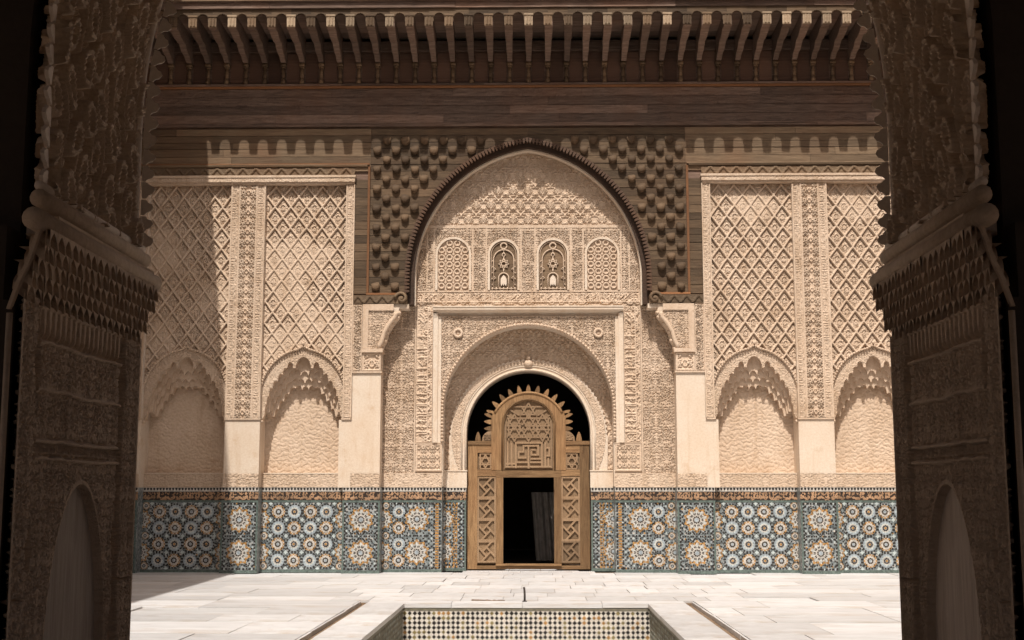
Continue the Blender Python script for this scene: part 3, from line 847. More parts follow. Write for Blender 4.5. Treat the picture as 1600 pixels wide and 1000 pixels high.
p = MB(); p.prism_x([(0.405, 5.10), (0.27, 5.14), (0.25, 5.16), (0.25, 5.205), (0.235, 5.21), (0.235, 5.235), (0.405, 5.235)], -1.90, 1.90)
for s in (-1, 1): p.prism_x([(0.405, 4.98), (0.33, 5.0), (0.30, 5.10), (0.405, 5.10)], s * 1.90, s * 1.82)
p.build('portal_cornice', PLASTER, hall)
relief('portal_spandrel', -1.733, 1.733, 2.56, 5.05, 0.40, lambda X, Z: h_fine(X, Z, 0.19, 0.024), STUCCO, hall, 0.0085,
       mask=lambda X, Z: ~((np.abs(X) < 1.72) & ((Z < PZ) | (np.hypot(X, Z - PZ) < 1.73))), label='finely carved spandrel over the outer portal arch')
g = MB(); path = [(-1.705, 2.56 + 0.1 * i) for i in range(6)] + arc(0, PZ, 1.705, PI, 0, 80) + [(1.705, 3.06 - 0.1 * i) for i in range(6)]
g.tube([(x, 0.385, z) for x, z in path], 0.03, 6)
acc = 0.0
for (xa, za), (xb, zb) in zip(path, path[1:]):
    L = math.hypot(xb - xa, zb - za)
    while acc < L:
        t = acc / L; g.ball((xa + (xb - xa) * t, 0.345, za + (zb - za) * t), 0.031, 6, 0, (1, 1.2, 1)); acc += 0.070
    acc -= L
g.build('bead_line', STUCCO, hall, kind='stuff', label='beaded edge of the outer portal arch')
for s in (-1, 1):
    g = MB(); g.tube([(s * 1.40 + 0.075 * math.cos(a), 0.35, 4.70 + 0.075 * math.sin(a)) for a in np.linspace(0, 2 * PI, 19)], 0.028, 8, caps=False)
    g.tube([(s * 1.40, 0.36, 4.70), (s * 1.40, 0.384, 4.70)], 0.07, 14)
    o = g.build('cup_boss', STUCCO, hall, smooth=True)
# inner face of the portal recess and the inner arch band
relief('recess_face', -1.69, 1.69, 2.0, 4.86, 0.862, lambda X, Z: h_scroll(X * 1.3, Z * 1.3) * 0.8, STUCCO, hall, 0.012,
       mask=lambda X, Z: (np.hypot(X, Z - 2.66) > 1.50) & ((Z > 2.66) | (np.abs(X) > 1.5)) & ((np.hypot(X, Z - PZ) < 1.70) | (Z < PZ)))
outer = []
for i in range(0, 97):
    a = PI - PI * i / 96
    r = 1.555 + 0.018 * math.cos(i * PI)
    outer.append((r * math.cos(a) * 1.015, 2.66 + r * math.sin(a)))
inner = arc(0, 2.74, 1.24, PI, 0, 40)
p = MB(); p.prism([(-1.58, 1.98)] + outer + [(1.58, 1.98), (1.24, 1.98)] + inner[::-1] + [(-1.24, 1.98)], 0.80, 0.866)
o = p.build('inner_arch_band', PLASTER, hall, label='pale scalloped arch band round the dark doorway')
relief('carving', -1.60, 1.60, 2.0, 4.24, 0.797, lambda X, Z: h_fine(X, Z, 0.13, 0.012), STUCCO, o, 0.011,
       mask=lambda X, Z: (np.hypot(X / 1.015, Z - 2.66) < 1.52) & np.where(Z > 2.74, np.hypot(X, Z - 2.74) > 1.36, np.abs(X) > 1.36) & ((Z > 2.66) | (np.abs(X) < 1.54)))
q = MB()
for r, t in ((1.262, 0.022), (1.335, 0.014)):
    q.tube([(-r, 0.795, 2.0)] + [(x, 0.795, z) for x, z in arc(0, 2.74, r, PI, 0, 40)] + [(r, 0.795, 2.0)], t, 6)
q.build('edge_roll', PLASTER, o, smooth=True)
q = MB(); q.ball((0, 0.77, 4.13), 0.075, 10, 0, (1.2, 0.7, 1)); q.ball((0, 0.77, 4.24), 0.045, 8); q.build('keystone', STUCCO, o, smooth=True)
for s in (-1, 1):
    p = MB(); p.box(s * 1.235, s * 1.70, 0.79, 0.868, 1.64, 1.965); p.box(s * 1.225, s * 1.70, 0.775, 0.868, 1.965, 1.99); p.build('impost', PLASTER, hall)

# ---- mosaic dado
def star_poly(cx, cz, r0, r1, n, a0=0.0):
    return [(cx + (r0 if i % 2 == 0 else r1) * math.sin(a0 + PI * i / n), cz + (r0 if i % 2 == 0 else r1) * math.cos(a0 + PI * i / n)) for i in range(2 * n)]
class Mosaic:
    def __init__(s, x0, x1, z0, z1, y): s.b = MB(); s.ros = []; s.w = (x0, x1, z0, z1); s.y = y; s.k = 0
    def poly(s, pts, lay, m):
        x0, x1, z0, z1 = s.w
        if min(p[0] for p in pts) > x1 - 0.006 or max(p[0] for p in pts) < x0 + 0.006: return
        pts = [(min(max(x, x0), x1), min(max(z, z0), z1)) for x, z in pts]
        s.k += 1; y = s.y - 0.0012 * lay - (s.k % 7) * 0.00012
        a = sum(pts[i][0] * pts[(i + 1) % len(pts)][1] - pts[(i + 1) % len(pts)][0] * pts[i][1] for i in range(len(pts)))
        if abs(a) < 1e-6: return
        if a < 0: pts = pts[::-1]
        s.b.face([(x, y, z) for x, z in pts], m)
    def disc(s, cx, cz, r, lay, m, n=8, a0=0.0): s.poly([(cx + r * math.cos(a0 + 2 * PI * i / n), cz + r * math.sin(a0 + 2 * PI * i / n)) for i in range(n)], lay, m)
    def petal(s, cx, cz, a, r0, r1, hw, lay, m):
        d = (math.sin(a), math.cos(a)); e = (d[1], -d[0]); rm = r0 + (r1 - r0) * 0.55
        P = lambda r, q: (cx + d[0] * r + e[0] * q, cz + d[1] * r + e[1] * q)
        s.poly([P(r0, 0), P(rm, -hw), P(r1, 0), P(rm, hw)], lay, m)
    def sq(s, cx, cz, h, a, lay, m): s.disc(cx, cz, h * 1.414, lay, m, 4, a + PI / 4)
    def fill(s, step=0.052):
        """small filler tiles wherever no rosette lies"""
        x0, x1, z0, z1 = s.w
        nx, nz = int((x1 - x0) / step), int((z1 - z0) / step)
        for i in range(nx):
            for j in range(nz):
                x = x0 + (x1 - x0) * (i + 0.5) / nx; z = z0 + (z1 - z0) * (j + 0.5) / nz
                if any(math.hypot(x - a, z - c) < r * 1.12 + 0.012 for a, c, r in s.ros): continue
                k = random.random()
                if (i + j) % 2 == 0: s.sq(x, z, 0.015, 0, 1, 2)
                elif k < 0.55: s.sq(x, z, 0.016, PI / 4, 1, 6 if k < 0.25 else (1 if k < 0.38 else (3 if k < 0.46 else 4)))
    def small(s, cx, cz, R, kind):
        s.ros.append((cx, cz, R * 1.05))
        s.disc(cx, cz, R * 0.98, 1, 3 if kind == 0 else 4, 20)
        if kind == 0: s.poly(star_poly(cx, cz, R * 0.82, R * 0.66, 12), 2, 1)
        else: s.poly(star_poly(cx, cz, R * 0.86, R * 0.62, 12), 2, 6); s.disc(cx, cz, R * 0.60, 3, 1, 16)
        for i in range(12):
            a = 2 * PI * i / 12
            s.petal(cx, cz, a + PI / 12, R * 0.70, R * 1.02, R * 0.10, 3, 4 if kind else (2 if i % 3 == 1 else 1))
        s.disc(cx, cz, R * 0.40, 4, 1 if kind == 0 else 4, 14)
        for i in range(9):
            a = 2 * PI * i / 9
            s.sq(cx + R * 0.34 * math.sin(a), cz + R * 0.34 * math.cos(a), R * 0.105, -a, 5, 2)
        s.disc(cx, cz, R * 0.20, 5, 4 if kind == 0 else 3, 8)
        for i in range(16):
            a = 2 * PI * (i + 0.5) / 16
            s.sq(cx + R * 1.12 * math.sin(a), cz + R * 1.12 * math.cos(a), R * 0.115, -a, 4, 2)
    def large(s, cx, cz, R):
        s.ros.append((cx, cz, R * 1.02))
        s.poly(star_poly(cx, cz, R * 1.10, R * 0.86, 10), 1, 3)
        s.poly(star_poly(cx, cz, R * 0.90, R * 0.68, 10), 2, 1)
        for i in range(20):
            a = 2 * PI * (i + 0.5) / 20
            s.petal(cx, cz, a, R * 0.66, R * 0.90, R * 0.035, 3, 2 if i % 2 else 4)
        for i in range(10):
            a = 2 * PI * i / 10
            for da in (-0.11, 0.11): s.petal(cx, cz, a + PI / 10 + da, R * 0.36, R * 0.62, R * 0.05, 3, 2)
            s.petal(cx, cz, a, R * 0.46, R * 0.80, R * 0.05, 3, 6)
            for da in (-0.16, 0.16): s.sq(cx + R * 0.98 * math.sin(a + da), cz + R * 0.98 * math.cos(a + da), R * 0.042, -a, 3, 2 if i % 2 else 1)
            s.sq(cx + R * 1.16 * math.sin(a), cz + R * 1.16 * math.cos(a), R * 0.062, -a, 3, 2)
            s.sq(cx + R * 1.03 * math.sin(a + PI / 10), cz + R * 1.03 * math.cos(a + PI / 10), R * 0.068, -a, 3, 2)
        for i in range(10):
            a = 2 * PI * i / 10
            s.sq(cx + R * 0.25 * math.sin(a), cz + R * 0.25 * math.cos(a), R * 0.058, -a, 4, 2)
        s.disc(cx, cz, R * 0.17, 4, 4, 10)
    def dots(s, x0, z0, x1, z1, step, h=0.016, m=2, lay=3):
        L = math.hypot(x1 - x0, z1 - z0); n = max(1, int(L / step))
        for i in range(n + 1):
            t = i / n; s.sq(x0 + (x1 - x0) * t, z0 + (z1 - z0) * t, h, 0, lay, m)

def dado(x0, x1, y, design, y_back, trim=()):
    z0, z1 = 0.055, 1.355
    d = MB(); d.box(x0, x1, y, y_back, 0.0, 1.64)
    o = d.build('dado_panel', [TILE[0]], hall)
    k = MB(); k.box(x0 - 0.004, x1 + 0.004, y - 0.012, y, 0.0, 0.055, 0); k.box(x0, x1, y - 0.008, y, 1.355, 1.39, 0)
    for t in trim: k.box(t - 0.016, t + 0.016, y - 0.009, y, 0.055, 1.355, 0)
    k.build('glazed_trim', [TILE[5]], o)
    m = Mosaic(x0 + 0.01, x1 - 0.01, z0, z1, y - 0.001)
    design(m, x0, x1, z0, z1)
    m.fill()
    m.b.build('mosaic_tiles', TILE, o, kind='stuff')
    relief('script_band', x0, x1, 1.392, 1.562, y - 0.002, lambda X, Z: (0.6 * samp(T_SCRIPT, X / 1.36, (Z - 1.39) / 0.17 * 0.125) + 0.6 * samp(T_FINE, X / 0.75, Z / 0.75) + 0.3 * fbm(X * 30, Z * 30, 2)) * 0.006, SCRIPT_MAT, o, 0.0085, matidx=lambda h: (h < np.quantile(h, 0.52)).astype(int))
    c = MB()
    c.face([(x0, y - 0.003, 1.563), (x1, y - 0.003, 1.563), (x1, y - 0.003, 1.638), (x0, y - 0.003, 1.638)], 1)
    n = max(1, int((x1 - x0) / 0.062)); st = (x1 - x0) / n
    for i in range(n):
        cx = x0 + st * (i + 0.5)
        c.face([(cx - 0.008, y - 0.005, 1.585), (cx + 0.008, y - 0.005, 1.585), (cx + 0.022, y - 0.005, 1.612), (cx + 0.022, y - 0.005, 1.634), (cx - 0.022, y - 0.005, 1.634), (cx - 0.022, y - 0.005, 1.612)], 2)
    c.build('merlon_row', TILE, o, kind='stuff')
    return o
def d_pil(m, x0, x1, z0, z1):
    cx = (x0 + x1) / 2; w = x1 - x0
    m.large(cx, z0 + 0.335, 0.232); m.large(cx, z1 - 0.335, 0.232)
    for s in (-1, 1):
        m.dots(cx + s * (w / 2 - 0.055), z0 + 0.04, cx + s * (w / 2 - 0.055), z1 - 0.04, 0.062)
        for zc in (z0 + 0.65,):
            m.dots(cx + s * 0.07, zc, cx + s * (w / 2 - 0.10), zc, 0.07); m.petal(cx, zc, s * 0.75, 0.02, 0.12, 0.018, 3, 2); m.petal(cx, zc, PI - s * 0.75, 0.02, 0.12, 0.018, 3, 2)
    for zz in (z0 + 0.03, z1 - 0.03): m.dots(x0 + 0.06, zz, x1 - 0.06, zz, 0.062)
    for zz in (z0 + 0.09, z1 - 0.09, z0 + 0.585, z1 - 0.585):
        for s in (-1, 1): m.dots(cx + s * 0.12, zz, cx + s * (w / 2 - 0.08), zz, 0.066)
def d_bay(m, x0, x1, z0, z1):
    w = x1 - x0; cx = (x0 + x1) / 2; p = 0.313
    for i in range(4):
        for j in range(4):
            m.small(cx + p * (i - 1.5), z1 - 0.185 - p * j, 0.132, (i + j) % 2)
    for i in range(-1, 4):
        for j in range(-1, 4):
            X = cx + p * (i - 1); Z = z1 - 0.185 - p * (j + 0.5)
            m.poly(star_poly(X, Z, 0.05, 0.025, 4), 4, 6)
    for s in (-1, 1):
        X = cx + s * (w / 2 + 0.02)
        for Z in (z0 + 0.33, z1 - 0.33): m.large(X, Z, 0.19)
        for Z in (z0 + 0.07, z0 + 0.65, z1 - 0.07): m.small(X - s * 0.09, Z, 0.075, 0)
        m.dots(cx + s * 0.64, z0 + 0.05, cx + s * 0.64, z1 - 0.05, 0.075, 0.012)
def d_mid(sgn):
    def f(m, x0, x1, z0, z1):
        w = x1 - x0
        X = (lambda t: x0 + t) if sgn < 0 else (lambda t: x1 - t)  # t runs from the shaft towards the door
        for Z in (z0 + 0.33, z1 - 0.33): m.large(X(0.03), Z, 0.19); m.large(X(0.70), Z, 0.232)
        for j in range(4): m.small(X(0.345), z1 - 0.185 - 0.313 * j, 0.125, (j + 1) % 2)
        for Z in (z0 + 0.07, z0 + 0.65, z1 - 0.07): m.small(X(0.09), Z, 0.07, 0)
        m.dots(X(w - 0.035), z0 + 0.04, X(w - 0.035), z1 - 0.04, 0.062); m.dots(X(w - 0.15), z0 + 0.04, X(w - 0.15), z1 - 0.04, 0.062)
        m.dots(X(w - 0.11), z0 + 0.04, X(w - 0.11), z1 - 0.04, 0.05, 0.017, 3); m.dots(X(w - 0.075), z0 + 0.04, X(w - 0.075), z1 - 0.04, 0.05, 0.017, 3)
        for zz in (z0 + 0.03, z1 - 0.03): m.dots(X(0.2), zz, X(w - 0.05), zz, 0.062)
        m.dots(X(0.5), z0 + 0.65, X(w - 0.2), z0 + 0.65, 0.065)
    return f
def d_jamb(sgn):
    def f(m, x0, x1, z0, z1):
        X = (lambda t: x0 + t) if sgn < 0 else (lambda t: x1 - t)
        w = x1 - x0
        for Z in (z0 + 0.33, z1 - 0.33): m.large(X(0.02), Z, 0.19)
        for k in (0.05, 0.12): m.dots(X(w - k), z0 + 0.04, X(w - k), z1 - 0.04, 0.062)
        for Z0, Z1 in ((z0 + .03, z0 + .10), (z0 + .56, z0 + .72), (z1 - .10, z1 - .03)):
            m.dots(X(0.06), Z0, X(w - 0.18), Z0, 0.055, 0.016, 3); m.dots(X(0.06), Z1, X(w - 0.18), Z1, 0.055, 0.016, 3); m.dots(X(0.07), (Z0 + Z1) / 2, X(w - 0.2), (Z0 + Z1) / 2, 0.06)
        m.dots(X(w - 0.19), z0 + 0.06, X(w - 0.19), z1 - 0.06, 0.05, 0.016, 3); m.dots(X(w - 0.235), z0 + 0.06, X(w - 0.235), z1 - 0.06, 0.05, 0.016, 3)
    return f
for s in (-1, 1):
    dado(*sorted((s * 1.245, s * 1.70)), 0.775, d_jamb(1 if s < 0 else -1) if 0 else d_jamb(s), 0.868, trim=(s * 1.262,))
    dado(*sorted((s * 1.70, s * 2.885)), 0.35, d_mid(s), 0.868)
    dado(*sorted((s * 2.87, s * 3.60)), -0.025, d_pil, 0.436, trim=(s * 2.89, s * 3.58))
    dado(*sorted((s * 3.61, s * 5.245)), 0.285, d_bay, 0.436)
    dado(*sorted((s * 5.235, s * 5.955)), -0.025, d_pil, 0.436, trim=(s * 5.255, s * 5.935))
    dado(*sorted((s * 5.96, s * 7.58)), 0.285, d_bay, 0.436)
    dado(*sorted((s * 7.585, s * 8.28)), -0.025, d_pil, 0.436, trim=(s * 7.61,))

# ---- cedar boarding between the stucco and the eaves
def board(poly, y0, y1, mat, parent, name='plank'):
    b = MB(); b.prism(poly, y0, y1); return b.build(name, mat, parent)
boards = empty('boarding', (0, 0, 7.85), hall); boards['label'] = 'weathered cedar boards with knobs round the great arch'
boff = Vector((0, 0, -7.85))
b = MB(); b.prism([(-3.46, 5.25)] + arch_outline(0.14, 5.25) + [(3.46, 5.25), (3.46, 7.84), (8.25, 7.84), (8.25, 8.86), (-8.25, 8.86), (-8.25, 7.84), (-3.46, 7.84)], 0.02, 0.405)
o = b.build('backing', WOOD_UP, boards); o.location = boff
zs = [5.435]
while zs[-1] < 8.80: zs.append(min(8.82, zs[-1] + random.uniform(0.125, 0.185)))
if zs[-1] - zs[-2] < 0.06: zs.pop(-2)
for za, zb in zip(zs, zs[1:]):
    za2, zb2 = za + 0.004, zb - 0.004
    for s in (-1, 1):
        e = [(arch_x(z, 0.15), z) for z in np.linspace(za2, zb2, 4)]
        dy = random.uniform(-0.006, 0.006)
        if zb < 8.0:
            poly = [(s * x, z) for x, z in e] + [(s * 3.15, zb2), (s * 3.15, za2)]
            o = board(poly, -0.012 + dy, 0.02, WOOD_KNOB, boards); o.location = boff
            if zb < 7.85:
                o = board([(s * 3.205, za2), (s * 3.452, za2), (s * 3.452, zb2), (s * 3.205, zb2)], -0.012 - dy, 0.02, WOOD_KNOB, boards); o.location = boff
        else:
            if e[0][0] > 0.02: poly = [(s * max(x, 0.003), z) for x, z in e] + [(s * 3.15, zb2), (s * 3.15, za2)]
            else: poly = [(s * 0.003, za2), (s * 0.003, zb2), (s * 3.15, zb2), (s * 3.15, za2)]
            o = board(poly, -0.012 + dy, 0.02, WOOD_KNOB, boards); o.location = boff
            x = 3.153
            while x < 8.2:
                L = min(random.uniform(1.6, 4.0), 8.24 - x)
                if 8.24 - x - L < 0.6: L = 8.24 - x
                o = board([(s * x, za2), (s * (x + L - 0.004), za2), (s * (x + L - 0.004), zb2), (s * x, zb2)], -0.012 + random.uniform(-0.008, 0.006), 0.02, WOOD, boards); o.location = boff
                x += L
for s in (-1, 1):                                            # red frame strips, mouldings and the low carved beam
    b = MB(); b.box(s * 3.155, s * 3.20, -0.045, 0.0, 5.46, 8.02); o = b.build('frame_strip', WOOD_RED_V, boards); o.location = boff
    b = MB(); b.box(s * 2.42, s * 3.20, -0.05, 0.0, 5.415, 5.455); o = b.build('frame_strip', WOOD_RED, boards); o.location = boff
    b = MB(); b.tube([(s * 3.21, -0.03, 8.045), (s * (5.1 if s < 0 else 7.2), -0.035, 8.05), (s * 8.2, -0.03, 8.045)], 0.035, 6); o = b.build('roll_moulding', WOOD, boards); o.location = boff
    b = MB(); b.box(s * 3.17, s * 8.24, -0.06, 0.0, 8.06, 8.085); o = b.build('frame_strip', WOOD_RED if s < 0 else WOOD, boards); o.location = boff
    x0, x1 = sorted((s * 3.46, s * 8.24))
    o = relief('zigzag_band', x0, x1, 7.845, 7.995, -0.03, lambda X, Z: 0.022 * (np.abs(np.abs((X / 0.26) % 1 - 0.5) * 2 - (Z - 7.845) / 0.15) < 0.22), WOOD, boards, 0.012); o.location = boff
    b = MB(); b.box(s * 2.39, s * 3.45, -0.045, 0.40, 5.242, 5.41); o = b.build('carved_beam', WOOD, boards); o.location = boff
    x0, x1 = sorted((s * 2.66, s * 3.44))
    o = relief('zigzag_band', x0, x1, 5.255, 5.40, -0.048, lambda X, Z: 0.02 * (np.abs(np.abs((X / 0.24) % 1 - 0.5) * 2 - (Z - 5.255) / 0.145) < 0.24), WOOD, boards, 0.012); o.location = boff
    b = MB(); b.tube([(s * (2.50 + r * math.cos(a)), -0.07, 5.34 + r * math.sin(a)) for a, r in [(t * 0.45, 0.13 - 0.0068 * t) for t in range(17)]], 0.032, 6)
    b.ball((s * 2.50, -0.06, 5.34), 0.05, 8); o = b.build('scroll_end', WOOD, boards, smooth=True); o.location = boff
# rim of the great arch: dark serrated ring with a deep soffit
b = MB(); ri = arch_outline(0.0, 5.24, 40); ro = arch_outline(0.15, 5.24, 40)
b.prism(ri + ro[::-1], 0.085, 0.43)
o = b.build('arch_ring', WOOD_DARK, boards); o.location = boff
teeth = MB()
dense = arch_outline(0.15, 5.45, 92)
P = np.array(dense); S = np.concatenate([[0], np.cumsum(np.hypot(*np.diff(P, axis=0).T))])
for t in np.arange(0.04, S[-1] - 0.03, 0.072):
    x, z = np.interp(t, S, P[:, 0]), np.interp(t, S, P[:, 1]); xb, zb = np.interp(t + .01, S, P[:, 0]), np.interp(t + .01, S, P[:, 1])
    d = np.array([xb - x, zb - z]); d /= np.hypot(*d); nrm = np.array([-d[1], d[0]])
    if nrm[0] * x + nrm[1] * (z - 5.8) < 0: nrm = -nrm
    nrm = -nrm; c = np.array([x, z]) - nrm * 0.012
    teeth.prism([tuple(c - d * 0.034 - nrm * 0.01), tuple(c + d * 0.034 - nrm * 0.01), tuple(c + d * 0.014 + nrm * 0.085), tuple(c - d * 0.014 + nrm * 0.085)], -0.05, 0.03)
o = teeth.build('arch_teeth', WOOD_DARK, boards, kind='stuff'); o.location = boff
b = MB()                                                     # pale inner soffit strip behind the ring
b.prism(arch_outline(-0.03, 5.24, 40) + arch_outline(-0.001, 5.24, 40)[::-1], 0.20, 0.43)
o = b.build('soffit_lining', PLASTER, boards); o.location = boff
# knobs
bm_ = MB()
uo = [(-0.078, 0.075), (-0.082, 0.0), (-0.07, -0.05), (-0.042, -0.085), (0.0, -0.10), (0.042, -0.085), (0.07, -0.05), (0.082, 0.0), (0.078, 0.075), (0.03, 0.088), (-0.03, 0.088)]
ku = len(uo)
bm_.v += [(x, 0.02, z) for x, z in uo] + [(x, -(0.055 + 0.025 * min(1, max(0, (0.085 - z) / 0.15))), z) for x, z in uo] + [(x * 0.55, -(0.085 + 0.03 * min(1, max(0, (0.085 - z) / 0.15))), z * 0.55) for x, z in uo]
for q in range(2):
    for i in range(ku):
        j = (i + 1) % ku
        bm_.f.append((q * ku + i, q * ku + j, (q + 1) * ku + j, (q + 1) * ku + i)[::-1] if 0 else (q * ku + i, q * ku + j, (q + 1) * ku + j, (q + 1) * ku + i)); bm_.m.append(0)
bm_.f.append(tuple(range(2 * ku, 3 * ku))); bm_.m.append(0)
knob_mesh = bm_.mesh('knob', WOOD_KNOB, True)
rz = 5.58; r = 0
while rz < 8.70:
    for i in range(10):
        x = 3.02 - i * 0.378 - (0.189 if r % 2 else 0.0)
        if x < arch_x(rz, 0.28) + 0.0 or x < 0.4: continue
        for s in (-1, 1):
            o = link('knob', knob_mesh, boards)
            o.location = Vector((s * x + random.uniform(-.006, .006), -0.012, rz + random.uniform(-.006, .006))) + boff
            k = random.uniform(0.92, 1.08); o.scale = (k * 1.0, random.uniform(0.75, 1.0), k * 0.88); o.rotation_euler = (random.uniform(-.1, .1), random.uniform(0, 6.28) if 0 else random.uniform(-.2, .2), 0)
    rz += 0.198; r += 1

# ---- plank frieze under the eaves
fr = empty('frieze', (0, 0, 8.85), hall); fr['label'] = 'dark plank frieze of carved cedar under the eaves'
foff = Vector((0, 0, -8.85))
b = MB(); b.box(-8.25, 8.25, -0.005, 0.58, 8.862, 9.70); o = b.build('backing', WOOD_UP, fr); o.location = foff
for z, h, y, m in ((8.85, 0.045, -0.045, WOOD_UP), (8.895, 0.025, -0.05, WOOD_UP), (9.645, 0.045, -0.07, WOOD_RED), (9.69, 0.035, -0.10, WOOD_UP)):
    x = -8.25
    while x < 8.2:
        L = min(random.uniform(2.5, 5.5), 8.25 - x)
        if 8.25 - x - L < 1: L = 8.25 - x
        b = MB(); b.box(x, x + L - 0.004, y + random.uniform(-.006, .006), -0.0055, z, z + h - 0.003); o = b.build('moulding', m, fr); o.location = foff
        x += L
for k in range(4):
    za = 8.922 + 0.18 * k; x = -8.25
    while x < 8.2:
        L = min(random.uniform(2.2, 4.6), 8.25 - x)
        if 8.25 - x - L < 1: L = 8.25 - x
        yf = -0.03 + random.uniform(-.008, .006); f0 = random.uniform(0, 50)
        o = relief('plank', x + 0.003, x + L - 0.003, za, za + 0.172, yf, lambda X, Z: 0.010 * samp(T_FINE, X / 0.45 + f0, Z / 0.45) * (fbm(X * 2 + f0, Z * 6) > 0.42), WOOD_UP, fr, 0.020); o.location = foff
        x += L

# ---- eaves: brackets, arched fascia, beam, roof
ev = empty('eaves', (0, 0, 9.72), hall); ev['label'] = 'deep cedar eaves on a row of carved brackets'
eoff = Vector((0, 0, -9.72))
b = MB(); b.box(-8.25, 8.25, -0.01, 0.58, 9.725, 10.62); o = b.build('back_boards', WOOD_UP, ev); o.location = eoff
b = MB(); b.box(-8.25, 8.25, -0.06, -0.01, 10.42, 10.62); o = b.build('rail', WOOD_UP, ev); o.location = eoff
for k, (ya, yb) in enumerate(((-0.3, -0.0), (-0.6, -0.305), (-0.9, -0.605), (-1.29, -0.905))):
    b = MB(); b.box(-8.4, 8.4, ya, yb, 10.71, 10.75); o = b.build('soffit_plank', WOOD_UP, ev); o.location = eoff
b = MB(); b.box(-8.4, 8.4, -1.42, 0.6, 10.935, 11.0); o = b.build('roof_deck', WOOD_UP, ev); o.location = eoff
prof = [(-1.20, 10.74), (-1.20, 10.50), (-1.16, 10.475), (-1.08, 10.49), (-1.0, 10.475), (-0.88, 10.43), (-0.72, 10.41), (-0.60, 10.42), (-0.55, 10.39), (-0.46, 10.33), (-0.36, 10.30), (-0.26, 10.29), (-0.22, 10.26), (-0.16, 10.225), (-0.075, 10.21), (-0.012, 10.21), (-0.012, 10.74)]
bw = MB()
def wid(y): return 0.046 + 0.030 * min(1.0, max(0.0, (-y) / 1.0))
n = len(prof)
for sg in (-1, 1): bw.v += [(sg * wid(y), y, z) for y, z in prof]
bw.f.append(tuple(range(n - 1, -1, -1))); bw.f.append(tuple(range(n, 2 * n))); bw.m += [0, 0]
for i in range(n):
    j = (i + 1) % n; bw.f.append((i, j, n + j, n + i)); bw.m.append(0)
br_mesh = bw.mesh('bracket', [WOOD_UP])
hd = MB()
hd.box(-0.08, 0.08, -1.235, -1.20, 10.50, 10.70); hd.box(-0.09, 0.09, -1.25, -1.20, 10.70, 10.735)
hd.tube([(-0.03, -1.24, 10.52), (-0.03, -1.24, 10.68)], 0.018, 6); hd.tube([(0.03, -1.24, 10.52), (0.03, -1.24, 10.68)], 0.018, 6)
head_mesh = [hd.mesh('bracket_head', m) for m in (WOOD_PALE, WOOD, WOOD, WOOD_KNOB)]
cl = MB()
cl.tube([(0, -0.05, 9.735), (0, -0.05, 9.80), (0, -0.05, 9.82), (0, -0.05, 9.85)], [0.055, 0.05, 0.04, 0.04], 8)
cl.tube([(0, -0.05, 9.85), (0, -0.05, 10.10)], 0.036, 8); cl.tube([(0, -0.05, 10.06), (0, -0.05, 10.075), (0, -0.05, 10.10)], 0.05, 8); cl.box(-0.055, 0.055, -0.11, -0.012, 10.10, 10.16); cl.tube([(0, -0.05, 10.16), (0, -0.05, 10.42)], [0.04, 0.05], 8)
col_mesh = cl.mesh('colonette', WOOD, True)
fa = MB(); hp = 0.191
arch_p = [(-hp + 0.088, 10.60)] + [(0.103 * math.cos(PI - PI * i / 14) * (1 + 0.0), 10.66 + 0.105 * math.sin(PI * i / 14) + (0.012 if i % 2 else 0.0)) for i in range(15)] + [(hp - 0.088, 10.60)]
fa.prism([(-hp + 0.001, 10.60)] + arch_p + [(hp - 0.001, 10.60), (hp - 0.001, 10.86), (-hp + 0.001, 10.86)], -1.215, -1.165)
fascia_mesh = fa.mesh('fascia_arch', WOOD_KNOB)
NB = 21
for i in range(-NB, NB + 1):
    x = i * 0.382 + 0.02
    for nm, me in (('bracket', br_mesh), ('bracket_head', head_mesh), ('colonette', col_mesh)):
        o = link(nm, random.choice(me) if isinstance(me, list) else me, ev); o.location = Vector((x + random.uniform(-.008, .008), random.uniform(-.01, .01) - (0.13 if nm == 'bracket_head' else 0), -0.045 if nm != 'colonette' else 0)) + eoff
        if nm == 'bracket': o.scale = (1, 1.108, 1)
        if nm == 'bracket': o.rotation_euler = (0, 0, random.uniform(-.012, .012))
    if i < NB:
        o = link('fascia_arch', fascia_mesh, ev); o.location = Vector((x + 0.191, random.uniform(-.004, .004) - 0.13, -0.045)) + eoff
x = -8.4
while x < 8.3:
    L = min(random.uniform(2.5, 4.5), 8.4 - x)
    if 8.4 - x - L < 1.2: L = 8.4 - x
    b = MB(); b.box(x, x + L - 0.005, -1.38 + random.uniform(-.01, .01), -1.16, 10.818, 10.932); o = b.build('fascia_board', WOOD_UP, ev); o.location = eoff
    b = MB(); b.box(x, x + L - 0.005, -1.45 + random.uniform(-.01, .01), -1.421, 10.95, 11.02); o = b.build('gutter_board', WOOD, ev); o.location = eoff
    x += L
b = MB(); b.prism_x([(-1.47, 11.04), (0.6, 12.2), (2.0, 12.2), (2.0, 11.022), (-1.45, 11.022)], -8.4, 8.4); o = b.build('roof', ROOF, ev); o.location = eoff
# small panels between the colonettes
pm = MB(); pm.box(-0.125, 0.125, -0.022, -0.011, 9.77, 10.38); pm = pm.mesh('infill_panel', m_wood('maroon_cedar', (0.09, 0.052, 0.036), (0.15, 0.088, 0.062), (0.15, 0.07, 0.036)))
for i in range(-NB, NB):
    o = link('infill_panel', pm, ev); o.location = Vector((i * 0.382 + 0.211, 0, 0)) + eoff

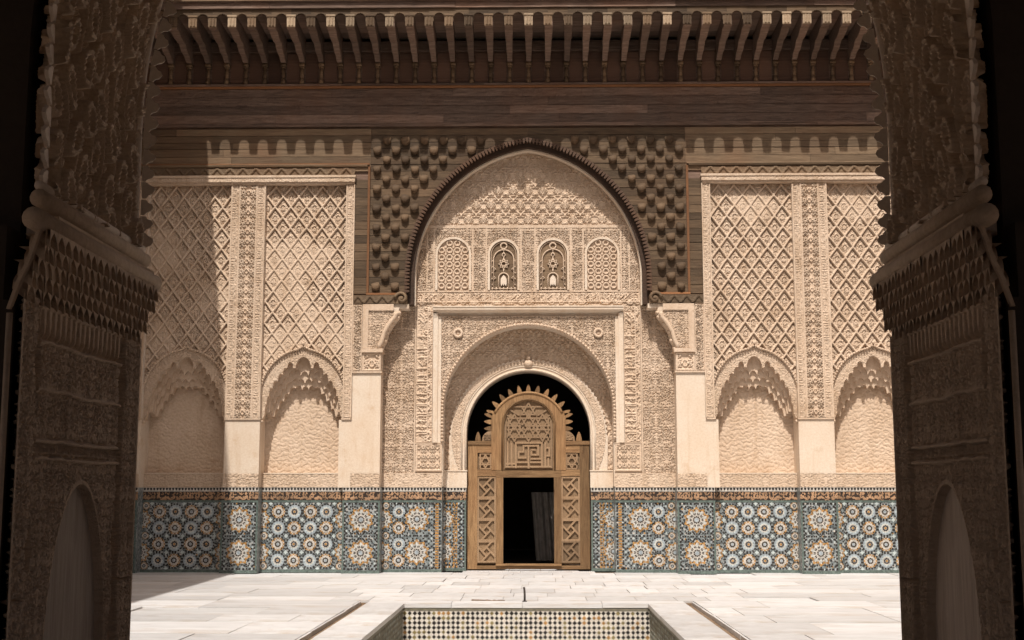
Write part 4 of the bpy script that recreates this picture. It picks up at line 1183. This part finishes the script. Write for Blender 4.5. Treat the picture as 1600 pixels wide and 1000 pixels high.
# ---- the dark hall behind the doorway
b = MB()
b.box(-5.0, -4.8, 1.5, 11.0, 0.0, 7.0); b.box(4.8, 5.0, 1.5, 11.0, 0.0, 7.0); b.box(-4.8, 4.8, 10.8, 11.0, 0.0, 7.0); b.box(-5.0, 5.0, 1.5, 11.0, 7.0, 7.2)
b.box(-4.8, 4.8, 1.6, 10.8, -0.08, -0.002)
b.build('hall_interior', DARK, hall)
b = MB(); n = 40
for i in range(n):
    x0, x1 = 0.05 + 0.62 * i / n, 0.05 + 0.62 * (i + 1) / n
    f = lambda x: 2.55 + 0.055 * math.sin(x * 46) + 0.02 * math.sin(x * 19)
    b.face([(x0 + 0.10, f(x0), 0.12), (x1 + 0.10, f(x1), 0.12), (x1, f(x1), 1.55), (x0, f(x0), 1.55)])
cu = b.build('curtain', CLOTH, smooth=True)
tag(cu, 'grey cloth hanging in folds inside the dark doorway', 'curtain')

# ================================================================== THE WOODEN DOOR SCREEN
DY = 0.95
door = empty('door_screen', (0, DY, 0.0))
tag(door, 'carved cedar door screen with spiked arch filling the portal', 'door screen')
def dbuild(b, name, mat, parent=door, smooth=False, label=None): return b.build(name, mat, parent, smooth, None, label)
for s in (-1, 1):
    b = MB(); b.box(s * 1.03, s * 1.225, 0.0, 0.09, 0.03, 2.56); dbuild(b, 'outer_stile', DOOR_V)
for s in (-1, 1):
    b = MB(); b.box(s * 0.51, s * 0.655, -0.004, 0.09, 0.136, 1.845); dbuild(b, 'door_post', DOOR_V)
b = MB(); b.box(-1.03, 1.03, 0.001, 0.09, 0.03, 0.099); dbuild(b, 'bottom_rail', DOOR_H)
b = MB(); b.box(-0.655, 0.655, -0.05, 0.09, 0.10, 0.135); dbuild(b, 'threshold', DOOR_H)
b = MB(); b.box(-0.66, 0.66, -0.006, 0.09, 1.846, 1.985)
dbuild(b, 'lintel', DOOR_H)
for s in (-1, 1):
    b = MB(); b.box(s * 0.661, s * 1.03, 0.002, 0.09, 1.87, 2.0); dbuild(b, 'side_rail', DOOR_H)
    b = MB(); b.box(s * 0.752, s * 1.03, 0.002, 0.09, 2.34, 2.499); dbuild(b, 'side_rail', DOOR_H)
    b = MB(); b.box(s * 0.752, s * 1.235, -0.02, 0.10, 2.50, 2.575); dbuild(b, 'shoulder_cap', DOOR_H)
# arched head with its panel opening
head_o = [(-0.75, 1.99)] + [(-0.75, 3.02)] + arc(0, 2.775, 0.80, PI - 0.33, 0.33, 30) + [(0.75, 3.02), (0.75, 1.99)]
head_i = [(-0.50, 1.99)] + arc(0, 2.885, 0.50, PI, 0, 24) + [(0.50, 1.99)]
b = MB(); b.prism(head_o + head_i[::-1], -0.008, 0.09); dbuild(b, 'arched_head', DOOR_V)
b = MB(); b.tube([(-0.53, -0.008, 2.0)] + [(x, -0.008, z) for x, z in arc(0, 2.885, 0.53, PI, 0, 24)] + [(0.53, -0.008, 2.0)], 0.022, 6); dbuild(b, 'panel_bead', DOOR_V, smooth=True)
b = MB(); b.tube([(x, -0.004, z) for x, z in arc(0, 2.775, 0.775, PI - 0.5, 0.5, 24)], 0.03, 6); dbuild(b, 'head_moulding', DOOR_H, smooth=True)
b = MB(); b.prism([(-0.50, 2.0)] + arc(0, 2.885, 0.50, PI, 0, 24) + [(0.50, 2.0)], 0.045, 0.08); dbuild(b, 'panel_back', DOOR_B)
# pierced pattern: six-pointed stars above, square lettering below
def barset(segs, w, y0, y1):
    b = MB()
    for k, ((xa, za), (xb, zb)) in enumerate(segs):
        d = math.hypot(xb - xa, zb - za); ex, ez = (xb - xa) / d, (zb - za) / d; nx, nz = -ez * w / 2, ex * w / 2
        xa -= ex * w / 2; za -= ez * w / 2; xb += ex * w / 2; zb += ez * w / 2
        b.prism([(xa + nx, za + nz), (xb + nx, zb + nz), (xb - nx, zb - nz), (xa - nx, za - nz)], y0 + (k % 9) * 0.0006, y1)
    return b
segs = []
def star6(cx, cz, r):
    for t in (0, PI):
        P = [(cx + r * math.sin(t + 2 * PI * i / 3), cz + r * math.cos(t + 2 * PI * i / 3)) for i in range(3)]
        for i in range(3): segs.append((P[i], P[(i + 1) % 3]))
for cx in (-0.285, 0.0, 0.285):
    for cz in (2.73, 2.96): star6(cx, cz, 0.155)
star6(0.0, 3.19, 0.155); star6(-0.1425, 2.845, 0.06); star6(0.1425, 2.845, 0.06)
for s in (-1, 1):
    segs += [((s * 0.20, 3.10), (s * 0.36, 3.20)), ((s * 0.40, 2.60), (s * 0.40, 3.0)), ((s * 0.14, 3.27), (s * 0.29, 3.27)), ((s * 0.31, 3.04), (s * 0.44, 3.10)), ((s * 0.465, 2.05), (s * 0.465, 2.90))]
b = barset(segs, 0.032, 0.012, 0.046); dbuild(b, 'star_lattice', DOOR_C)
K = [((-.42, 2.10), (-.42, 2.55)), ((-.34, 2.10), (-.34, 2.52)), ((-.255, 2.05), (-.255, 2.54)), ((-.255, 2.54), (.27, 2.54)), ((.27, 2.54), (.27, 2.07)), ((-.10, 2.48), (.195, 2.48)), ((.195, 2.48), (.195, 2.30)), ((.195, 2.30), (.06, 2.30)),
     ((.06, 2.30), (.06, 2.40)), ((.06, 2.40), (.125, 2.40)), ((0.0, 2.48), (0.0, 2.04)), ((-.10, 2.48), (-.10, 2.36)), ((-.10, 2.36), (-.20, 2.36)), ((-.20, 2.36), (-.20, 2.24)), ((-.20, 2.24), (-.06, 2.24)), ((.06, 2.22), (.24, 2.22)),
     ((-.22, 2.15), (-.03, 2.15)), ((.05, 2.15), (.25, 2.15)), ((.34, 2.06), (.34, 2.54)), ((.34, 2.44), (.42, 2.44)), ((.42, 2.44), (.42, 2.28)), ((.42, 2.28), (.34, 2.28)), ((.40, 2.07), (.40, 2.22)), ((-.44, 2.12), (-.28, 2.12)), ((-.44, 2.06), (.44, 2.06))]
b = barset(K, 0.036, 0.008, 0.047); dbuild(b, 'square_lettering', DOOR_C)
# side panels: four pinwheels each, and a star above
def pin(cx, z0, w, h):
    b = MB(); b.prism([(cx - w / 2, z0), (cx + w / 2, z0), (cx + w / 2, z0 + h), (cx - w / 2, z0 + h)], 0.05, 0.075); dbuild(b, 'panel_back', DOOR_B)
    cz = z0 + h / 2; a = w / 2; q = 0.4
    P = lambda u, v: (cx + a * u, cz + a * 1.08 * v)
    S = [(P(-.45, 0), P(.5, .95)), (P(0, .45), P(.95, -.5)), (P(.45, 0), P(-.5, -.95)), (P(0, -.45), P(-.95, .5))]
    S += [(P(-.95, 1.02), P(.95, 1.02)), (P(-.95, -1.02), P(.95, -1.02)), (P(-.95, -1.0), P(-.95, 1.0)), (P(.95, -1.0), P(.95, 1.0))]
    b = barset(S, 0.036, 0.012, 0.051); dbuild(b, 'pinwheel', DOOR_C)
for s in (-1, 1):
    for k in range(4): pin(s * 0.843, 0.17 + 0.425 * k, 0.36, 0.405)
    b = MB(); b.box(s * 0.656, s * 1.03, 0.062, 0.085, 0.12, 1.87); dbuild(b, 'side_back', DOOR_B)
    b = MB(); b.box(s * 0.752, s * 1.03, 0.05, 0.085, 2.0, 2.34); dbuild(b, 'side_back', DOOR_B)
    segs = []; star6(s * 0.87, 2.17, 0.13); segs += [((s * .77, 2.02), (s * .97, 2.02)), ((s * .77, 2.32), (s * .97, 2.32)), ((s * .765, 2.05), (s * .765, 2.30)), ((s * .975, 2.05), (s * .975, 2.30))]
    b = barset(segs, 0.03, 0.012, 0.051); dbuild(b, 'star_panel', DOOR_C)
# spikes round the head
def spike(x, z, a, L=0.15, w=0.046, name='spike'):
    d = (math.cos(a), math.sin(a)); e = (-d[1], d[0])
    P = lambda t, q: (x + d[0] * t * L + e[0] * q * w, z + d[1] * t * L + e[1] * q * w)
    b = MB(); b.prism([P(-0.1, -1), P(0.25, -1.0), P(0.6, -0.72), P(0.88, -0.34), P(1.0, 0), P(0.88, 0.34), P(0.6, 0.72), P(0.25, 1.0), P(-0.1, 1)], 0.012, 0.06); dbuild(b, name, DOOR_V)
for i in range(11):
    a = PI / 2 + (i - 5) * 0.222
    spike(0.80 * math.cos(a), 2.775 + 0.80 * math.sin(a), a)
for s in (-1, 1):
    for z, t in ((3.09, 0.22), (2.96, 0.08), (2.83, -0.02)): spike(s * 0.75, z, t if s > 0 else PI - t)
    spike(s * 1.02, 2.575, PI / 2, 0.19, 0.055, 'finial')
    b = MB(); b.prism([(s * 0.752, 2.576), (s * 0.94, 2.576), (s * 0.93, 2.66), (s * 0.89, 2.72), (s * 0.83, 2.765), (s * 0.752, 2.78)], 0.012, 0.06); dbuild(b, 'half_palmette', DOOR_C)
    x0, x1 = sorted((s * 0.757, s * 0.90)); o = relief('palmette_carving', x0, x1, 2.59, 2.70, 0.010, lambda X, Z: h_fine(X, Z, 0.09, 0.012), DOOR_C, door, 0.01)

# ================================================================== WINGS LEFT AND RIGHT OF THE COURT (mostly outside the view; the shaded wing throws the long shadow)
for s in (-1, 1):
    w = empty('gallery_wing', (s * 8.3, -9, 0))
    tag(w, 'tall plastered side wing whose eaves shade the facade' if s < 0 else 'unseen plastered side wing beyond the sunny niches, lowered to let in sky light', 'building', 'side wings of the courtyard')
    off = Vector((-s * 8.3, 9, 0))
    b = MB(); b.box(s * 8.3, s * 9.2, -18.1, 0.43, 0.0, 12.0 if s < 0 else 6.4); o = b.build('wall', PLASTER, w); o.location = off  # right wing is unseen and kept low so more sky light enters
    b = MB(); b.box(s * 8.27, s * 8.30, -18.0, -0.06, 0.0, 1.6); o = b.build('tile_dado', TILE[0], w); o.location = off
    if s > 0:
        b = MB(); b.box(8.1, 9.2, -18.1, -1.5, 6.41, 6.55); o = b.build('coping', WOOD_UP, w); o.location = off
        continue
    pts = [(-8.3, -1.4), (-6.79, -1.4), (-6.45, -18.1), (-8.3, -18.1)]
    b = MB(); n = len(pts); kk = len(b.v)
    b.v += [(x, y, 11.95) for x, y in pts] + [(x, y, 12.10) for x, y in pts]
    for f in ((0, 1, 2, 3), (4, 5, 6, 7), (0, 1, 5, 4), (1, 2, 6, 5), (2, 3, 7, 6), (3, 0, 4, 7)): b.f.append(f); b.m.append(0)
    o = b.build('eaves', WOOD_UP, w); o.location = off

# ================================================================== THE ENTRANCE ARCH WE LOOK THROUGH
gate = empty('entrance_hall', (0, -19.0, 0))
tag(gate, 'dark entrance hall with carved archway framing the courtyard', 'building')
goff = Vector((0.018, 19.0, 0))
def gl(o): o.location = goff; return o
JX, YN, YF = 2.042, -19.80, -18.2                              # jamb face, near and far edge
AY0 = -19.60                                                 # near edge of the upper arch
IZ, IR = 3.45, 3.0                                          # springing and radius of the upper arch
def in_x(z, grow=0.0):
    if z <= IZ: return 2.03 + grow
    return math.sqrt(max((IR + grow) ** 2 - (z - IZ) ** 2, 0)) - (IR - 2.03)
# rough wall with the arch opening
zs = [2.60, 3.0] + [IZ + IR * math.sin(a) for a in np.linspace(0, math.acos((IR - 2.03) / IR), 30)]
L = [(-in_x(z, 0.09), z) for z in zs]
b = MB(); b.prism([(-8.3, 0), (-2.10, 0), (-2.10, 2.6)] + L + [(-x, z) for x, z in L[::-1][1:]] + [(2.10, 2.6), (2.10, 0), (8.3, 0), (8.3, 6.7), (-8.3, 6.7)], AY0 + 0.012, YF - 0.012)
gl(b.build('wall', SHADE_DARK, gate))
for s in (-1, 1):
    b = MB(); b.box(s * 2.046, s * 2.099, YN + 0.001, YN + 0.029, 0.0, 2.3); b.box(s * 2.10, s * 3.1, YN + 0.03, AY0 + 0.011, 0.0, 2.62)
    gl(b.build('pier', SHADE_DARK, gate))
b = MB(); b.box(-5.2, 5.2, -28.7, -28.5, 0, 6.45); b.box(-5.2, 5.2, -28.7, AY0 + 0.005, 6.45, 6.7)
gl(b.build('vestibule_shell', SHADE_DARK, gate))
for s in (-1, 1):                                            # added, unseen side openings between piers, to let daylight reach the jambs
    b = MB(); b.box(s * 5.0, s * 5.2, -28.5, AY0, 4.8, 6.449); gl(b.build('light_opening_lintel', OLD_PLASTER, gate))
    for y in (-20.1, -22.9, -25.7, -28.3):
        b = MB(); b.box(s * 5.0, s * 5.2, y - 0.2, y + 0.2, 0, 4.799); gl(b.build('light_opening_pier', OLD_PLASTER, gate))
b = MB(); b.box(-5.0, 5.0, -28.5, -18.3, -0.08, -0.01); gl(b.build('vestibule_floor', MARBLE, gate))

# carved jamb faces
t0, t1, z0, z1 = YN, YF, 0.55, 2.33
res = 0.0055
n = int((t1 - t0) / res) + 1; m = int((z1 - z0) / res) + 1
T, Z = np.meshgrid(np.linspace(t0, t1, n), np.linspace(z0, z1, m))
def fine2(u, v, w): 
    return samp(T_FINE, u / w, v / w)
u, v = warp(T, Z, 0.006, 5)
H = fine2(u, v, 0.28) * 0.026
drop = 0.5 + 0.5 * np.cos(2 * PI * u / 0.062)
H = np.where((Z > 2.165) & (Z < 2.30), 0.030 * sst(0.3, 0.6, drop * (0.4 + 0.9 * (Z - 2.165) / 0.135)), H)
H = np.where((Z > 1.955) & (Z < 2.145), fine2(u, v, 0.36) * 0.030, H)
H = np.where((Z > 1.66) & (Z < 1.725), samp(T_SCRIPT, u / 0.5, (Z - 1.66) / 0.065 * 0.12) * 0.022, H)
H = np.where((Z > 1.56) & (Z < 1.65), fine2(u, v, 0.22) * 0.022, H)
for zl in (2.305, 2.155, 1.95, 1.73, 1.655): H = np.where(np.abs(Z - zl - 0.02 * (0.5 - fbm(T * 3, Z * 0 + zl))) < 0.008, 0.036, H)
near = T < -19.615; far = T > -18.455
H = np.where(near, fine2(u, v, 0.30) * 0.026 + 0.014, H); H = np.where(far, fine2(u, v, 0.28) * 0.026 + 0.014, H)
H = np.where((np.abs(T - t0) < 0.02) | (np.abs(T - t1) < 0.018), 0.040, H)
for tg in (-19.60, -18.47):                                  # grooves with slender balusters of shadow
    wv = 0.012 + 0.034 * np.exp(-((Z - 2.06) / 0.075) ** 2) + 0.040 * np.exp(-((Z - 1.27) / 0.085) ** 2) + 0.036 * np.exp(-((Z - 0.84) / 0.10) ** 2)
    q = np.abs(T - tg) / wv
    H = np.where(q < 1, -0.045 * np.sqrt(np.clip(1 - q ** 2, 0, 1)) + 0.0, H)
blind = np.abs(T + 18.965) < 0.39 * np.sqrt(np.clip(1 - (np.clip(Z - 0.76, 0, None) / 0.785) ** 1.9, 0, 1)) * (Z < 1.545)
edge = (Z < 1.57) & (np.abs(T + 18.965) < 0.39 * np.sqrt(np.clip(1 - (np.clip(Z - 0.75, 0, None) / 0.82) ** 1.9, 0, 1)) + 0.010)
H = np.where(edge, 0.020, H); H = np.where(blind, -0.024 + 0.004 * fbm(T * 8, Z * 2), H)
crack = np.abs(Z - 1.085 - 0.015 * np.sin(T * 9)) < 0.005
H = np.where(crack & (near | (far & (T < -18.24))) & (T > t0 + 0.03), -0.01, H)
mi = blind[:-1, :-1] & blind[1:, 1:]
P = np.stack([-JX + H, T, Z], -1)
jamb_me = grid_mesh('jamb_face', P, [OLD_STUCCO, m_wood('weathered_grey_wood', (0.52, 0.43, 0.345), (0.76, 0.66, 0.555), (0.48, 0.38, 0.29), 'z')], None, mi.astype(int), True)
for s in (1, -1):
    o = gl(link('jamb_face', jamb_me, gate)); o.scale = (s, 1, 1)
    o['label'] = 'carved stucco jamb with a plain blind arch, on the ' + ('shaded court side' if s > 0 else 'sunny court side')
    b = MB(); b.tube([(-s * 2.045, YN - 0.03, 0.0), (-s * 2.045, YN - 0.03, 2.24)], 0.013, 10); gl(b.build('corner_colonette', OLD_STUCCO, gate, smooth=True))
    b = MB(); b.box(-s * 2.06, -s * 2.03, YN + 0.002, YF - 0.002, 0.0, 0.55); gl(b.build('jamb_base', OLD_STUCCO, gate))
# stalactite corbel under the cornice: three tiers of pointed cells
def tier_cells(s, k):
    """pointed hollow cells; each tier steps a little further out than the one below"""
    zb = 2.31 + 0.055 * k; xo = -(2.045 - 0.021 * k); xi = xo + 0.05
    w = 0.0856; nC = 22; sh = 0.5 * (k % 2)
    for i in range(nC):
        ta = YN + 0.01 + (i - sh) * w; tb = ta + w
        if tb < YN + 0.05 or ta > YF - 0.05: continue
        ta = max(ta, YN + 0.005); tb = min(tb, YF - 0.005)
        ts = np.linspace(ta, tb, 13); q = np.abs(ts - (ta + tb) / 2) / ((tb - ta) / 2)
        zl = zb + 0.06 * np.clip(1 - q, 0, 1) ** 0.55 - 0.012 * (q > 0.9)
        top = np.full_like(ts, min(2.60, zb + 0.16))
        wob = random.uniform(-0.006, 0.006)
        rows = [np.stack([np.full_like(ts, s * (xo - 0.012)), ts, zl + 0.05], -1), np.stack([np.full_like(ts, s * (xi + wob)), ts, zl], -1), np.stack([np.full_like(ts, s * (xi + wob)), ts, top], -1), np.stack([np.full_like(ts, s * (xo - 0.012)), ts, top], -1)]
        gl(link('stalactite_cell', grid_mesh('stalactite_cell', np.stack(rows), OLD_STUCCO, smooth=False), gate))
for s in (1, -1):
    for k in range(5): tier_cells(s, k)
    prof = [(2.34, 2.07), (2.32, 2.03), (2.38, 2.012), (2.44, 1.985), (2.50, 1.965), (2.58, 1.945)]
    for ye, yd in ((YN, -0.012), (YF, 0.012)):               # curved end pieces of the corbel
        b = MB(); b.prism([(-s * x, z) for z, x in [(2.26, 2.05)] + prof[1:] + [(2.60, 1.935), (2.60, 1.955), (2.50, 1.983), (2.44, 2.003), (2.38, 2.03), (2.26, 2.066)]], ye + min(yd, 0) - 0.006, ye + max(yd, 0) + 0.006); gl(b.build('corbel_end', OLD_STUCCO, gate))
    b = MB(); b.tube([(-s * 1.96, YN - 0.05, 2.635), (-s * 1.96, YF + 0.03, 2.635)], 0.048, 14); o = gl(b.build('roll_cornice', OLD_STUCCO, gate, smooth=True))
    b = MB(); b.box(-s * 2.095, -s * 1.955, AY0 + 0.02, YF + 0.02, 2.602, 2.70); gl(b.build('cornice_slab', OLD_STUCCO, gate))
    b = MB(); b.tube([(-s * 2.0, YN + 0.10, 2.755), (-s * 2.0, YF - 0.02, 2.755)], 0.040, 14); gl(b.build('roll_moulding', OLD_STUCCO, gate, smooth=True))
    b = MB(); b.tube([(-s * 2.01, YN + 0.12, 2.815), (-s * 2.01, YF - 0.02, 2.815)], 0.022, 10); gl(b.build('roll_moulding', OLD_PLASTER, gate, smooth=True))
# deeply carved soffit of the arch
res = 0.0058
ta, tb = AY0 + 0.02, -18.37
n = int((tb - ta) / res) + 1; m = int(2.1 / res) + 1
S = np.linspace(2.80, 4.90, m); T1 = np.linspace(ta, tb, n)
T, Z = np.meshgrid(T1, S)
u, v = warp(T, Z, 0.016, 4.0)
def shells(u, v, cw, ch, seed):
    """staggered columns of upright hollow shells, each with its own size, lean and offset, ribs winding between them"""
    a = u / cw + 0.16 * np.sin(2 * PI * v / 0.55); ci = np.floor(a).astype(int)
    b_ = v / ch + 0.5 * (ci % 2) + 0.2 * _tab[(ci * 7 + seed) & 255, 3]; cj = np.floor(b_).astype(int)
    r1 = _tab[(ci * 13 + seed) & 255, (cj * 5) & 255]; r2_ = _tab[(ci * 3 + 50) & 255, (cj * 11 + seed) & 255]
    fu = a - ci - 0.5 + 0.16 * (r1 - 0.5); fv = b_ - cj - 0.5 + 0.12 * (r2_ - 0.5)
    fu = fu + (r2_ - 0.5) * 0.35 * fv
    e = np.sqrt((fu / (0.34 + 0.08 * r1)) ** 2 + (fv / (0.40 + 0.08 * r2_)) ** 2)
    ring = sst(0.50, 0.58, e) * (1 - sst(0.86, 0.96, e))
    pip = 0.5 * (1 - sst(0.14, 0.22, e)) * (r2_ > 0.35)
    flute = 0.14 * (0.5 + 0.5 * np.cos(fv * 60)) * ring
    ribs = 0.85 * (1 - sst(0.03, 0.07, np.abs(np.abs(a - ci - 0.5) - 0.5))) * (e > 1.0) * sst(0.35, 0.45, fbm(u * 8, v * 5))
    tips = 0.7 * (1 - sst(0.05, 0.12, np.hypot(fu, (np.abs(fv) - 0.5) * 0.8)))
    return np.maximum(np.maximum(ring * (0.7 + 0.5 * r1) - flute * 0.5, pip), np.maximum(ribs, tips))
H = 0.105 * shells(u, v, 0.165, 0.25, 9) + 0.020 * np.maximum(0, fbm(T * 9, Z * 5, 3) - 0.35) + 0.003 * fbm(T * 30, Z * 14, 3) + 0.004 * fine2(u, v, 0.2)
X = np.array([in_x(z) for z in S])[:, None] + 0.055 - H
P = np.stack([-X, T, Z], -1)
sof_me = grid_mesh('arch_soffit', P, SOFFIT, None, None, True)
for s in (1, -1):
    o = gl(link('arch_soffit', sof_me, gate)); o.scale = (s, 1, 1)
    o['label'] = 'deeply carved shell-work soffit of the entrance arch, on the ' + ('shaded court side' if s > 0 else 'sunny court side')
    b = MB(); b.tube([(-s * (in_x(z) - 0.02), -18.375, z) for z in np.linspace(2.80, 5.4, 40)], 0.022, 8); gl(b.build('soffit_rib', OLD_PLASTER, gate, smooth=True))
# smooth crown of the soffit above the picture
zz = np.array([4.90 + (6.28 - 4.90) * i / 20 for i in range(21)])
for s in (1, -1):
    rows = np.stack([np.stack([-s * np.array([in_x(z) - 0.02 for z in zz]), np.full(21, t), zz], -1) for t in (AY0, -18.37)])
    gl(link('soffit_crown', grid_mesh('soffit_crown', rows, OLD_STUCCO), gate))
# scalloped shells along both edges
sh = MB()
out = [(-0.045, 0.0), (-0.047, 0.018), (-0.030, 0.030), (-0.022, 0.048), (0.0, 0.060), (0.020, 0.052), (0.027, 0.036), (0.043, 0.024), (0.045, 0.0)]
kk = len(out)
sh.v += [(x, 0.0, z) for z, x in out] + [(x * 0.92 + 0.002, 0.016, z * 0.88) for z, x in out]
sh.f.append(tuple(range(kk - 1, -1, -1))); sh.f.append(tuple(range(kk, 2 * kk))); sh.m += [0, 0]
for i in range(kk):
    j = (i + 1) % kk; sh.f.append((i, j, kk + j, kk + i)); sh.m.append(0)
shell_me = sh.mesh('scallop_shell', OLD_PLASTER)
for s in (1, -1):
    sa = 2.86
    while sa < 5.0:
        for y, rot in ((AY0 + 0.01, -rad(80)), (YF - 0.03, rad(12))):
            if y < -19 and sa > 3.95: continue
            o = gl(link('scallop_shell', shell_me, gate))
            tilt = math.asin(max(0, sa - IZ) / IR)
            o.location = Vector((-s * (in_x(sa) - 0.004), y, sa)) + goff
            k = random.uniform(0.95, 1.12); o.scale = (s * k * (1.15 if y > -19 else 1.75), k, k)
            o.rotation_euler = (random.uniform(-.1, .1), s * tilt * 0.9 + random.uniform(-.1, .1), s * rot)
        sa += 0.094
